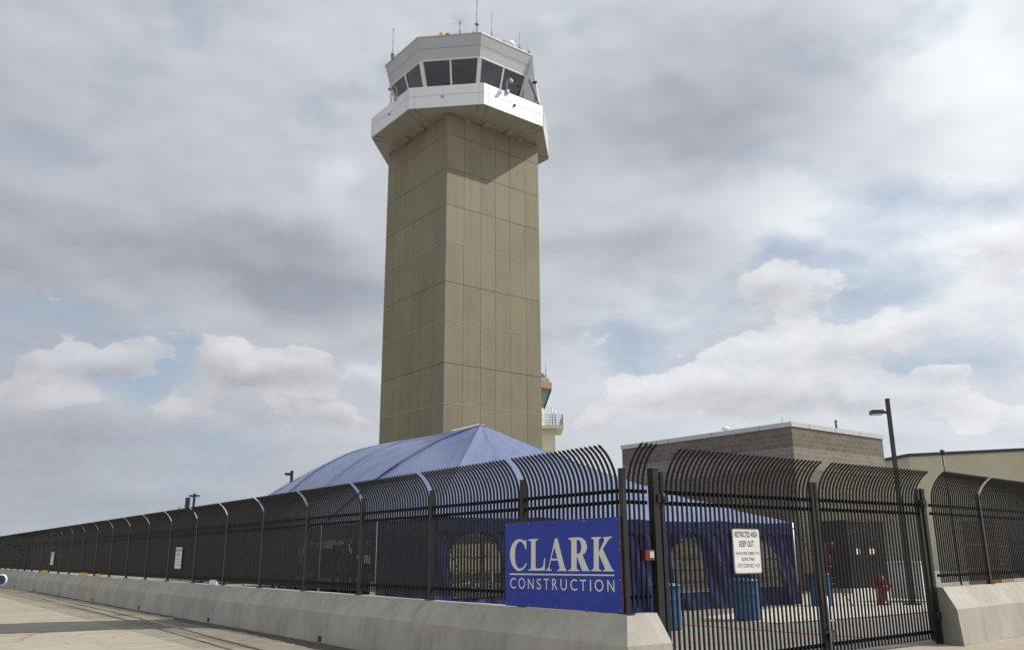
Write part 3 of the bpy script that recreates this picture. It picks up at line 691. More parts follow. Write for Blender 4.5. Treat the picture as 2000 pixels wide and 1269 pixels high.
def whip(x, yy, h, r0=.045, hub=None, bits=()):
    m = MB(); m.tube([(x, yy, ZR - .02), (x, yy, ZR + h * .3), (x, yy, ZR + h)], [r0 * .7, r0 * .6, r0 * .4], 8); m.box((x, yy, ZR + .1), (.2, .2, .2))
    if hub: m.lathe([(.03, -.06), (.13, -.04), (.13, .04), (.03, .06)], (x, yy, ZR + hub), 12)
    for bz in bits: m.box((x, yy, ZR + bz), (.08, .08, .07))
    m.build('whip_antenna', M['steel'], tw)
whip(-7.95, 50.9, 2.35, .05, .32, (1.3, 2.2))
whip(-5.5, 48.9, .35, .03); whip(-2.15, 48.35, 3.3, .055, .85, (1.6, 2.5)); whip(-2.35, 48.45, .6, .04, .25)
whip(-1.2, 48.85, 2.1, .05); whip(-1.0, 48.95, .35, .04); whip(-.45, 49.3, .35, .04); whip(.62, 50.1, 1.35, .06); whip(1.25, 50.75, .5, .05, .3)
m = MB(); bx, by = -3.25, 48.4
m.tube([(bx, by, ZR), (bx, by, ZR + 1.0)], .04, 8); m.lathe([(.09, 0), (.09, .22)], (bx, by, ZR), 10)
for k in range(12):
    a = k * math.pi / 6; m.tube([(bx, by, ZR + 1.0), (bx + .55 * math.cos(a), by + .55 * math.sin(a), ZR + 1.55)], .005, 4)
    if k % 2: m.tube([(bx, by, ZR + 1.0), (bx + .6 * math.cos(a), by + .6 * math.sin(a), ZR + .75)], .007, 4)
for k in range(12):
    a = k * math.pi / 6; m.tube([(bx + .55 * math.cos(a), by + .55 * math.sin(a), ZR + 1.55), (bx + .3 * math.cos(a), by + .3 * math.sin(a), ZR + 1.75)], .004, 4)
m.build('radial_antenna', M['steel'], tw)
m = MB(); m.lathe([(.12, 0), (.16, .05), (.19, .3), (.14, .42), (.0, .46)], (-4.45, 48.7, ZR + .02), 14); m.build('beacon_lamp', M['orange'], tw)
m = MB(); m.tube([(-4.05, 48.65, ZR), (-4.05, 48.65, ZR + .2)], .04, 8); m.lathe([(.06, 0), (.19, .03), (.19, .12), (.05, .16)], (-4.05, 48.65, ZR + .18), 12); m.build('roof_sensor', M['dark'], tw)
m = MB(); m.lathe([(.35, 0), (.40, .2), (.32, .42), (.12, .52), (0, .54)], (-.05, 49.75, ZR), 18); m.box((.32, 50.05, ZR + .12), (.3, .3, .24)); m.build('radome', M['white'], tw)

# ------------------------------------------------------------------ old control tower behind
ot = thing('old_control_tower', 'older cream control tower with railing peeking out behind the tall tower', 'control tower', (4.2, 151, G0))
m = MB(); m.box((4.2, 151, 11.3), (6.3, 6.3, 22.4)); m.build('shaft', M['cream'], ot)
m = MB(); m.box((4.2, 151, 22.75), (9.2, 9.2, .5)); m.build('balcony', M['cream'], ot)
m = MB()
for z in (23.5, 23.95, 24.4, 24.85):
    for sx, sy in ((1, 0), (-1, 0), (0, 1), (0, -1)):
        c = Vector((4.2 + sx * 4.45, 151 + sy * 4.45, z)); d = Vector((sy, sx, 0)); m.bar(c - d * 4.45, c + d * 4.45, .07)
for i in range(5):
    for sx in (-1, 1):
        m.bar((4.2 + sx * 4.45, 146.55 + i * 2.22, 23), (4.2 + sx * 4.45, 146.55 + i * 2.22, 24.9), .08); m.bar((-.25 + i * 2.22, 151 + sx * 4.45, 23), (-.25 + i * 2.22, 151 + sx * 4.45, 24.9), .08)
m.build('railing', M['steel'], ot)
m = MB(); m.tube([(6.9, 147, 23), (6.9, 147, 26.2)], .09, 8); m.tube([(7.4, 147.2, 23), (7.4, 147.2, 26)], .09, 8); m.build('mast', M['galv'], ot)
def oct_(cx, cy, r, z): return [Vector((cx + r * math.cos(R(22.5 + 45 * k)), cy + r * math.sin(R(22.5 + 45 * k)), z)) for k in range(8)]
m = MB(); m.hexa(oct_(3.6, 151, 2.2, 23), oct_(3.6, 151, 2.2, 26.6)); m.build('cab_base', M['cream'], ot)
m = MB(); m.hexa(oct_(3.6, 151, 2.2, 26.6), oct_(3.6, 151, 3.5, 29.9)); m.build('cab_glass', M['oldglass'], ot)
m = MB()
for a, b in zip(oct_(3.6, 151, 2.22, 26.6), oct_(3.6, 151, 3.53, 29.9)): m.bar(a, b, .16)
m.build('cab_mullion', M['dark'], ot)
m = MB(); m.hexa(oct_(3.6, 151, 3.7, 29.9), oct_(3.6, 151, 3.75, 31.1)); m.build('cab_fascia', mat('terracotta_paint', (.33, .19, .12), .6), ot)
m = MB(); m.hexa(oct_(3.6, 151, 3.3, 31.1), oct_(3.6, 151, 3.2, 31.9)); m.tube([(6.0, 149.6, 31.4), (6.0, 149.6, 34.6)], .07, 8); m.lathe([(.5, 0), (.6, .5), (.4, .9), (0, 1.0)], (5.3, 150, 31.9), 12); m.build('roof', M['steel'], ot)
m = MB(); m.tube([(5.0, 150, 31.9), (5.0, 150, 34.9)], .08, 8); m.lathe([(.25, 0), (.3, .3), (0, .5)], (5.0, 150, 34.8), 10); m.build('roof_lamp', M['white'], ot)

# ------------------------------------------------------------------ block building
BC = Vector((11.15, 34.0, 0)); BH = 6.60; BL1, BL2 = 9.5, 6.87
bb = thing('block_building', 'brown concrete block building with pale metal coping behind the gate', 'building', BC + UP * G0)
m = MB(); c4 = [BC, BC + D2 * BL2, BC + D2 * BL2 + D1 * BL1, BC + D1 * BL1]
walls = m
for i in range(4): m.quad(*[Vector((p.x, p.y, z)) for p, z in ((c4[i], G0), (c4[(i + 1) % 4], G0), (c4[(i + 1) % 4], BH - .18), (c4[i], BH - .18))])
wo = m.build('wall', M['cmu'], bb)
uv = wo.data.uv_layers.new(name='UVMap')
for p in wo.data.polygons:
    L = (BL2, BL1)[p.index % 2]
    for li, (uu, vv) in zip(p.loop_indices, ((0, G0), (L, G0), (L, BH - .18), (0, BH - .18))): uv.data[li].uv = (uu if p.index % 2 == 0 else L - uu, vv - (BH - .18) + 32 * .2032)
m = MB(); ctr = (c4[0] + c4[2]) / 2
m.box(ctr + UP * (BH - .08), (BL1 + .08, BL2 + .08, .19), (D1, D2, UP)); m.build('coping', mat('coping_metal', (.50, .50, .48), .45, var=.05), bb)
m = MB()
for s in (1.2, 3.1, 5.0): m.box(BC + D2 * s - D1 * .042 + UP * (BH - .08), (.012, .012, .192), (D1, D2, UP))
for s in (1.5, 4.0, 6.5): m.box(BC + D1 * s - D2 * .042 + UP * (BH - .08), (.012, .012, .192), (D1, D2, UP))
m.build('coping_seam', M['joint'], bb)
m = MB(); vp = BC + D1 * 3.62 + D2 * .5; m.tube([vp + UP * BH, vp + UP * (BH + .2)], .1, 10); m.lathe([(.08, 0), (.19, .03), (.18, .08), (.08, .14), (0, .17)], vp + UP * (BH + .14), 14); m.build('roof_vent', M['white'], bb)
m = MB(); vp = BC + D2 * 3.75 + D1 * .3; m.tube([vp + UP * (BH - .1), vp + UP * (BH + .42)], .045, 8); m.lathe([(.06, 0), (.06, .06)], vp + UP * (BH + .38), 8); m.build('vent_pipe', M['dark'], bb)
m = MB(); vp = BC + D1 * .4; m.tube([vp + UP * BH, vp + UP * (BH + .35)], .012, 6); m.build('lightning_rod', M['galv'], bb)

# ------------------------------------------------------------------ hangar
hg = thing('metal_hangar', 'wide tan ribbed metal hangar with dark roof edge at far right', 'hangar', (50, 80, G0))
HC = Vector((32.3, 70, 0)); ha = Vector((-.18, .98, 0)).normalized(); hbv = Vector((1, -.06, 0)).normalized()
hp = [HC + ha * 45, HC, HC + hbv * 34, HC + hbv * 68, HC + hbv * 68 + ha * 45]; hz = [8.8, 9.15, 10.4, 9.0, 9.0]
m = MB()
for i in range(4): m.quad(*[Vector((p.x, p.y, z)) for p, z in ((hp[i], G0), (hp[i + 1], G0), (hp[i + 1], hz[i + 1]), (hp[i], hz[i]))])
ho = m.build('wall', M['hangar'], hg); uv = ho.data.uv_layers.new(name='UVMap')
for p in ho.data.polygons:
    L = (hp[p.index + 1] - hp[p.index]).length
    for li, (uu, vv) in zip(p.loop_indices, ((0, 0), (L, 0), (L, 9), (0, 9))): uv.data[li].uv = (uu * 1.7, vv)
m = MB()
for i in range(4): m.bar(hp[i] + UP * (hz[i] + .02), hp[i + 1] + UP * (hz[i + 1] + .02), .2, .24)
m.build('roof_trim', M['dark'], hg)
m = MB(); m.quad(hp[0] + UP * hz[0], hp[1] + UP * hz[1], hp[2] + UP * hz[2], hp[2] + ha * 45 + UP * hz[2]); m.quad(hp[2] + UP * hz[2], hp[3] + UP * hz[3], hp[4] + UP * hz[4], hp[2] + ha * 45 + UP * hz[2]); m.build('roof', M['galv'], hg)

# ------------------------------------------------------------------ lamp posts
def shoebox(root, p, z, arm_dir, w_=.13, L=.62, hw=.34, hh=.16, al=.30):
    d = arm_dir.normalized(); s = UP.cross(d)
    m = MB(); m.bar(p + UP * (z - .32), p + d * al + UP * (z - .30), .06, .07); m.build('arm', M['dark'], root)
    m = MB(); c = p + d * (al + L / 2) + UP * (z - .30)
    m.hexa([c + d * a * L / 2 + s * b * hw / 2 + UP * -hh / 2 for a, b in ((-1, -1), (1, -1), (1, 1), (-1, 1))], [c + d * a * L / 2 * .93 + s * b * hw / 2 * .9 + UP * hh / 2 for a, b in ((-1, -1), (1, -1), (1, 1), (-1, 1))]); hd_ = m.build('lamp_head', M['dark'], root, fix=True)
    m = MB(); m.box(c + UP * (-hh / 2 - .01), (L * .8, hw * .8, .03), (d, s, UP)); m.build('lens', M['white'], hd_)
lpp = Vector((11.0, 24.75, 0))
lamp = thing('lamp_post', 'dark square lamp post with single head beside the block building', 'lamp post', lpp + UP * G0, 'lamp posts')
m = MB(); m.box(lpp + UP * (G0 + 2.87), (.098, .098, 5.74)); m.box(lpp + UP * (G0 + 5.75), (.108, .108, .03)); m.box(lpp + UP * (G0 + .03), (.34, .34, .06)); m.build('pole', M['dark'], lamp)
shoebox(lamp, lpp, 5.80, Vector((-1, .1, 0)), L=.36, hw=.30, hh=.11, al=.16)
for lbl, x, yy, h, dirs in (('distant lamp post with single head rising behind the left slope of the tent roof', -15.4, 60, 7.15, [(-1, 0)]), ('distant lamp post with twin heads rising above the left fence', -29.4, 80, 7.05, [(-1, .1), (1, -.1)])):
    p = Vector((x, yy, 0)); t = thing('lamp_post', lbl, 'lamp post', p + UP * G0, 'lamp posts')
    m = MB(); m.box(p + UP * (G0 + h / 2), (.18, .18, h)); m.build('pole', M['dark'], t)
    for d in dirs: shoebox(t, p, h + .2, Vector((*d, 0)), L=.34, hw=.34, hh=.15, al=.12)
cp = thing('camera_pole', 'dark pole with small camera beside the twin lamp post', 'camera pole', (-30, 80, G0))
m = MB(); m.box((-29.98, 80, 3.3), (.2, .2, 6.4)); m.box((-29.98, 80, 6.3), (.34, .3, 1.0)); m.build('pole', M['dark'], cp)
m = MB(); m.bar((-30.1, 80, 6.1), (-30.6, 80, 6.0), .08); m.lathe([(.12, -.15), (.17, 0), (.12, .15)], (-30.7, 80, 5.95), 10); m.build('camera', M['white'], cp)
fp = thing('flag_mast', 'thin dark pole in front of the tan hangar', 'pole', (19.5, 40, G0))
m = MB(); m.tube([(19.6, 39, G0), (19.55, 39, 5.9)], .04, 8); m.lathe([(.10, 0), (.10, .18)], (19.55, 39, 5.85), 8); m.build('pole', M['dark'], fp)

# ------------------------------------------------------------------ tent
TA = Vector((-1.8, 19.45, 0)); E2 = Vector((.85, .527, 0)).normalized(); E1 = Vector((-.527, .85, 0)).normalized()
TWW, TLL, ZE = 11.73, 26.5, 2.40
tent = thing('marquee_tent', 'large blue vinyl marquee tent pitched behind the fence', 'tent', TA + UP * G0)
def tp(a, b, z): p = TA + E2 * a + E1 * b; p.z = z; return p
ridge = [(5.35, 7.22, 5.749), (5.4, 10.02, 5.80), (5.4, 12.94, 5.93), (5.4, 15.97, 6.05), (5.4, 19.4, 5.90)]
def patch(mb, top, bot, bulge, nu=24, nv=14, wr=.0, seed=0):
    """top/bot: callables u->Vector; convex bulge along the normal, gentle cloth waves"""
    idx = {}
    vs = []; rnd = random.Random(seed); ph = [rnd.uniform(0, 6.28) for _ in range(6)]
    for i in range(nu + 1):
        for j in range(nv + 1):
            u, v = i / nu, j / nv; p = top(u).lerp(bot(u), v)
            b = bulge(u, v) if callable(bulge) else bulge * math.sin(math.pi * v) * 1.0
            L_ = (top(min(1, u + .01)).lerp(bot(min(1, u + .01)), max(v, .3)) - top(max(0, u - .01)).lerp(bot(max(0, u - .01)), max(v, .3))).length * 50
            x_ = u * L_
            wv = wr * (math.sin(x_ * 2.3 + 3 * v + ph[0] + 1.6 * math.sin(x_ * .7 + 4 * v)) * .55 + math.sin(x_ * 5.1 - 5 * v + ph[1] + 2 * math.sin(v * 6 + x_ * .4)) * .35 + math.sin(x_ * 11 + 9 * v + ph[2] + 2.5 * math.sin(v * 5)) * .16) * math.sin(math.pi * min(1, v * 1.02)) ** .6
            vs.append(p + UP * (b + wv))
    fs = [(i * (nv + 1) + j, (i + 1) * (nv + 1) + j, (i + 1) * (nv + 1) + j + 1, i * (nv + 1) + j + 1) for i in range(nu) for j in range(nv)]
    mb.add(vs, fs, 0, True)
rv = [tp(*r) for r in ridge]
def rid(u):
    x = u * (len(rv) - 1); i = min(int(x), len(rv) - 2); return rv[i].lerp(rv[i + 1], x - i)
def eave(a0, b0, a1, b1, sag, n=4):
    def f(u): return tp(lerp(a0, a1, u), lerp(b0, b1, u), ZE - sag * abs(math.sin(u * math.pi * n)))
    return f
roof = MB()
ap1, ap2 = rv[0], rv[-1]
sh = 7.22
# left slope: hip triangle near the corner, main field, far hip
patch(roof, lambda u: ap1, eave(0, 0, 0, 7.22, .06, 2), lambda u, v: .42 * math.sin(math.pi * v) * u, 36, 24, .045, 1)
patch(roof, rid, eave(0, 7.22, 0, 19.4, .06, 4), lambda u, v: (.42 + .35 * math.sin(math.pi * u) - .16 * abs(math.sin(math.pi * 3 * u))) * math.sin(math.pi * v), 80, 24, .045, 2)
patch(roof, lambda u: ap2, eave(0, 19.4, 0, TLL, .06, 2), lambda u, v: .42 * math.sin(math.pi * v) * (1 - u), 36, 24, .04, 3)
# near hip end (faces the gate)
patch(roof, lambda u: ap1, eave(0, 0, TWW, 0, .10, 4), lambda u, v: -.30 * math.sin(math.pi * v) * u, 90, 26, .045, 4)
# right slope and far end
patch(roof, lambda u: ap1, eave(TWW, 0, TWW, 7.22, .05, 2), lambda u, v: -.30 * math.sin(math.pi * v) * (1 - u), 30, 20, .03, 5)
patch(roof, rid, eave(TWW, 7.22, TWW, 19.4, .05, 4), 0, 24, 12, .01, 6)
patch(roof, lambda u: ap2, eave(TWW, 19.4, TWW, TLL, .05, 2), 0, 10, 10, .01, 7)
patch(roof, lambda u: ap2, eave(0, TLL, TWW, TLL, .05, 4), 0, 16, 10, .01, 8)
bm = bmesh.new(); me0 = roof.mesh('tmp', M['tent']); bm.from_mesh(me0); bmesh.ops.remove_doubles(bm, verts=bm.verts, dist=.002); bmesh.ops.recalc_face_normals(bm, faces=bm.faces)
me1 = bpy.data.meshes.new('roof_canopy'); me1.materials.append(M['tent']); bm.to_mesh(me1); bm.free(); bpy.data.meshes.remove(me0)
for v in me1.vertices: v.co = Vector(v.co) - tent.location
for p in me1.polygons: p.use_smooth = True
rc = bpy.data.objects.new('roof_canopy', me1); COL.objects.link(rc); rc.parent = tent
# seams: straps lying on the canopy from ridge to left eave
def seam_on(topf, botf, bul, u, wd=.055, lift=.02, n=20):
    pts = [topf(u).lerp(botf(u), j / n) + UP * (bul(u, j / n) + lift) for j in range(n + 1)]
    m = MB()
    for a, b in zip(pts, pts[1:]):
        m.quad(a - E1 * wd, b - E1 * wd, b + E1 * wd, a + E1 * wd)
    m.v = [tuple(Vector(x)) for x in m.v]; return m
SG = lambda u: .16 * abs(math.sin(math.pi * 3 * u))
bf = lambda u, v: (.42 + .35 * math.sin(math.pi * u) - SG(u)) * math.sin(math.pi * v) + .035 * math.sin(math.pi * v)
for u in (.0, 1 / 3, 2 / 3, 1.0): seam_on(rid, eave(0, 7.22, 0, 19.4, .06, 4), bf, u, .07).build('seam', M['seam'], tent)
hs = MB()
for j in range(20):
    f = lambda t: ap1.lerp(tp(0, 0, ZE), t) + UP * .02
    a, b = f(j / 20), f((j + 1) / 20); hs.quad(a - E1 * .03, b - E1 * .03, b + E2 * .03, a + E2 * .03)
hs.build('seam', M['tent'], tent)
# ridge cap lacing
lc = MB()
for i in range(9):
    p = rv[0].lerp(rv[1], i / 12) + UP * .03; lc.bar(p - E2 * .25 - E1 * .1 + UP * -.05, p + E2 * .1 + E1 * .15, .03, .012)
lc.build('lacing', M['white'], tent)
# valance
va = MB()
def valance(a0, b0, a1, b1, n, h=.38, nout=None):
    L = 12 * n
    for i in range(L):
        q = []
        for t in (i / L, (i + 1) / L):
            u = t; zt_ = ZE - .06 * abs(math.sin(u * math.pi * n)); sc2 = .06 * abs(math.sin(u * math.pi * n * 4)); off = nout * (.02 + .012 * math.sin(u * 60))
            q.append((tp(lerp(a0, a1, u), lerp(b0, b1, u), zt_ + .012) + nout * .012, tp(lerp(a0, a1, u), lerp(b0, b1, u), ZE - h - .05 + sc2) + off))
        va.quad(q[0][1], q[1][1], q[1][0], q[0][0])
valance(0, 0, TWW, 0, 4, .34, -E1); valance(0, TLL, 0, 0, 8, .42, -E2); valance(TWW, 0, TWW, TLL, 8, .34, E2)
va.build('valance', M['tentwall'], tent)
# side wall facing the gate with arched window openings; grid cells with the arches cut out
def wall_panel(a0, a1, wins, name='side_wall', b=0.03):
    """wall in the plane b; wins: list of (centre, half width, sill, spring) with arch top"""
    m = MB(); nx = int((a1 - a0) / .07); zs_ = [G0 + .02 + (ZE - .05 - G0) * k / 44 for k in range(45)]
    xs_ = [a0 + (a1 - a0) * i / nx for i in range(nx + 1)]
    def inside(x, z):
        for c, hw, sill, spr in wins:
            if abs(x - c) < hw and z > sill and (z < spr or (x - c) ** 2 / hw ** 2 + (z - spr) ** 2 / (hw * .82) ** 2 < 1): return True
        return False
    def pt(x, z):
        k = (ZE - z) / ZE
        w_ = .06 * math.sin(x * 5.2 + .4 * z) * (.3 + k) + .035 * math.sin(x * 11.3 + z * 4.0) + .05 * k * math.sin(z * 3 + x) + .010 * math.sin(x * 13 - z * 6 + 2 * math.sin(x * 2.3))
        return tp(x, b, z) - E1 * (w_ + .22 * k * k)
    idx = {}; vs = []
    for i, x in enumerate(xs_):
        for j, z in enumerate(zs_): vs.append(pt(x, z))
    fs = []
    for i in range(nx):
        for j in range(44):
            if not inside((xs_[i] + xs_[i + 1]) / 2, (zs_[j] + zs_[j + 1]) / 2):
                q = len(zs_); fs.append((i * q + j, (i + 1) * q + j, (i + 1) * q + j + 1, i * q + j + 1))
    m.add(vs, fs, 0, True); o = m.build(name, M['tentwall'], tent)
    for c, hw, sill, spr in wins:
        g_ = MB()
        for zz in [sill + (spr - sill) * k / 3 for k in range(4)] : g_.bar(pt(c - hw, zz), pt(c + hw, zz), .014, .014)
        for sx in (-.5, .5):
            g_.tube([pt(c + sx * 2 * hw * .85, spr + hw * .35), pt(c + sx * hw * .7, spr + .02), pt(c, spr - .05)], .01, 5)
        # rim following the arch
        rim = [pt(c - hw, sill)] + [pt(c + hw * math.cos(math.pi - math.pi * k / 16), spr + hw * .82 * math.sin(math.pi * k / 16)) for k in range(17)] + [pt(c + hw, sill)]
        g_.tube(rim + [rim[0]], .016, 5)
        g_.build('window_frame', M['tentwall'], tent)
        pn = MB(); pn.add([q_ - E1 * -.012 for q_ in rim], [tuple(range(len(rim)))]); pn.build('window_pane', M['vinyl'], tent)
    return o
wall_panel(0, 5.6, [(1.10, .66, .62, 1.50)])
wall_panel(5.6, 11.73, [(7.6, .62, .55, 1.42), (10.35, .60, .62, 1.40)])
# first bay of the left side is also closed
m = MB(); nx = 24
for i in range(nx):
    q = []
    for k in (i, i + 1):
        bb_ = 3.0 * k / nx; wv = .06 * math.sin(bb_ * 6); q.append((tp(.03, bb_, ZE - .06) + E2 * wv * .3, tp(.03, bb_, G0 + .02) - E2 * (.12 + wv)))
    m.quad(q[0][1], q[1][1], q[1][0], q[0][0])
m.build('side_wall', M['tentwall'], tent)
# poles
for a, b in [(0, 0), (0, 3.05), (0, 7.2), (0, 11.2), (0, 15.3), (0, 19.4), (0, 23), (0, TLL), (TWW, 0), (TWW, 7.2), (TWW, 13.3), (TWW, 19.4), (TWW, TLL), (5.86, TLL)]:
    m = MB(); m.tube([tp(a, b, G0), tp(a, b, ZE)], .03, 10); m.build('pole', M['galv' if a else 'white'], tent)
for b, z in ((7.22, 5.749), (15.97, 6.03)):
    m = MB(); m.tube([tp(5.4, b, G0), tp(5.4, b, z)], .06, 10); m.build('centre_pole', M['galv'], tent)
# guy ropes in front of the near wall
for a, ln in ((.1, 1.5), (4.0, 1.6), (7.9, 1.5), (11.6, 1.7)):
    m = MB(); m.tube([tp(a, 0, ZE - .02), tp(a + .3, -ln, G0)], .012, 5); m.build('guy_rope', M['navy'], tent)

# ------------------------------------------------------------------ drums, hydrant, cabinets
drum = thing('plastic_drum', 'blue drum just behind the left gate hinge', 'drum', (0, 0, 0), 'blue plastic drums')
prof = [(.27, 0), (.285, .02), (.285, .06)]
for z in (.27, .55): prof += [(.285, z - .04), (.290, z - .015), (.290, z + .015), (.285, z + .04)]
prof += [(.285, .78), (.290, .79), (.290, .82), (.27, .83)]
m = MB(); m.lathe(prof, n=28); m.build('drum_body', M['blue_drum'], drum)
m = MB(); m.lathe([(.302, 0), (.302, .045)], (0, 0, .79), 28); m.lathe([(.28, 0), (.26, .02), (0.0, .025)], (0, 0, .835), 28); m.build('lid', M['blue_drum'], drum)
drum.location = (2.95, 17.4, G0 + .004)
for loc, lb in (((5.1, 19.62, G0 + .016), 'blue drum in front of the tent wall below the gate notice'), ((8.46, 24.6, G0 + .016), 'blue drum at the far right corner of the tent')):
    dup(drum, loc, random.uniform(0, 3), lb)
hy = thing('fire_hydrant', 'red fire hydrant on the pale pavement', 'fire hydrant', (10.2, 24.75, G0 + .014))
def hyl(p, nm, mm=M['red'], c=(0, 0, 0), axis=None, n=18):
    b = MB(); b.lathe(p, Vector(c), n, axis=axis); return b.build(nm, mm, hy, world=False)
hyl([(.17, 0), (.17, .05), (.12, .07), (.115, .12), (.105, .14), (.105, .46), (.15, .47), (.15, .52), (.125, .54)], 'barrel')
hyl([(.125, .54), (.13, .60), (.155, .61), (.155, .64), (.13, .70), (.08, .78), (.03, .81), (.03, .86), (.0, .87)], 'bonnet')
for sx in (-1, 1): hyl([(.06, 0), (.065, .08), (.08, .09), (.08, .15), (.03, .17), (.03, .20)], 'nozzle', c=(sx * .08, 0, .50), axis=(Vector((0, 1, 0)), UP * sx, Vector((sx, 0, 0))))
hyl([(.085, 0), (.09, .09), (.105, .10), (.105, .17), (.035, .19), (.035, .22)], 'nozzle', c=(0, -.08, .45), axis=(Vector((1, 0, 0)), UP, Vector((0, -1, 0))))
cab = thing('electrical_cabinet', 'large dark green transformer cabinet against the block building', 'cabinet', (13.0, 31.6, G0))
ca = D2; cn = -D1; c0 = Vector((12.15, 32.1, 0))
m = MB(); m.box(c0 + ca * 1.2 + UP * (G0 + .08) - cn * .5, (3.0, 1.5, .16), (ca, cn, UP)); m.build('pad', M['concrete_white'], cab)
m = MB(); m.box(c0 + ca * 1.2 + UP * (G0 + 1.32) - cn * .5, (2.6, 1.2, 2.32), (ca, cn, UP)); m.box(c0 + ca * 1.2 + UP * (G0 + 2.52) - cn * .5, (2.72, 1.32, .08), (ca, cn, UP)); cbd = m.build('case', M['green_cab'], cab)
for i in range(2):
    m = MB(); m.box(c0 + ca * (.55 + 1.28 * i) + UP * (G0 + 1.3) + cn * .11, (1.2, .03, 2.1), (ca, cn, UP)); d_ = m.build('door', M['green_cab'], cab)
    m = MB(); m.bar(c0 + ca * (.98 + .45 * i) + UP * (G0 + 1.0) + cn * .14, c0 + ca * (.98 + .45 * i) + UP * (G0 + 1.25) + cn * .14, .03); m.build('handle', M['galv'], d_)
    m = MB(); p_ = c0 + ca * (.5 + .95 * i) + UP * (G0 + 1.45) + cn * .127; m.box(p_, (.26 + .1 * i, .004, .20), (ca, cn, UP)); m.build('warning_label', M['signwhite'], d_)
    m = MB(); m.box(p_ + UP * .13, (.26 + .1 * i, .004, .06), (ca, cn, UP)); m.build('warning_label', M['red'], d_)
wb = thing('utility_box', 'pale grey utility box on a pad right of the hydrant', 'utility box', (11.8, 26.4, G0 + .014))
m = MB(); m.box((11.78, 26.4, G0 + .60), (.95, .7, 1.0), (D1, D2, UP)); m.box((11.78, 26.4, G0 + 1.12), (1.02, .78, .06), (D1, D2, UP)); m.build('case', M['concrete_white'], wb)
m = MB(); m.box((11.78, 26.4, G0 + .62) - D2.to_3d() * 0 if False else Vector((11.78, 26.4, G0 + .62)) - D1 * .482, (.012, .58, .86), (D1, D2, UP)); m.build('door', M['signwhite'], wb)
rp = thing('standpipe', 'dull red standpipe left of the green cabinet', 'standpipe', (11.75, 32.5, G0))
m = MB(); bx, by = 11.35, 32.0
m.tube([(bx, by, G0), (bx, by, G0 + 1.75)], .09, 10); m.tube([(bx, by, G0 + 1.72), (bx + .16, by - .2, G0 + 1.72), (bx + .2, by - .25, G0 + 1.5)], .07, 10); m.lathe([(.15, 0), (.15, .05)], (bx, by, G0 + .9), 12); m.lathe([(.15, 0), (.15, .05)], (bx, by, G0 + .3), 12); m.build('pipe', M['darkred'], rp)
m = MB(); m.lathe([(.12, -.02), (.14, 0), (.12, .02)], (bx, by - .16, G0 + 1.2), 14, axis=(Vector((1, 0, 0)), UP, Vector((0, -1, 0)))); m.bar((bx, by, G0 + 1.2), (bx, by - .16, G0 + 1.2), .03); m.build('hand_wheel', M['darkred'], rp)

# pallets, trailer and dark car behind the right-hand fence
pal = thing('crate_stack', 'stack of timber crates behind the right hand fence next to the gate', 'crates', (17.0, 31.5, G0))
for i in range(3):
    m = MB(); z = G0 + i * .85; cx = Vector((16.95, 31.6, 0))
    for k in range(5): m.box(cx + UP * (z + .16 + k * .15), (1.1, .02, .11), (WV, NW, UP)) if False else m.box(cx + NW * .55 + UP * (z + .14 + k * .15), (1.2, .025, .12), (WV, NW, UP))
    m.box(cx + UP * (z + .42), (1.18, 1.06, .72), (WV, NW, UP)); m.box(cx + UP * (z + .03), (1.2, 1.1, .05), (WV, NW, UP)); m.build('crate', M['wood'], pal)
tk = thing('storage_tank', 'silver rounded tank lying behind the right hand fence', 'tank', (21.5, 33.5, G0))
m = MB(); ax_ = Vector((.8, -.6, 0)).normalized(); sd_ = Vector((-ax_.y, ax_.x, 0))
m.lathe([(0.0, -.15), (.7, -.08), (1.15, .15), (1.35, .6), (1.35, 4.6), (1.15, 5.0), (.7, 5.25), (0, 5.3)], Vector((19.6, 35.2, G0 + 1.75)), 28, axis=(sd_, UP, ax_)); m.build('tank_shell', M['car'], tk)
for f in (1.2, 4.0):
    m = MB(); p_ = Vector((19.6, 35.2, 0)) + ax_ * f; m.box(p_ + UP * (G0 + .35), (.3, 1.8, .7), (ax_, sd_, UP)); m.build('saddle', M['concrete_white'], tk)
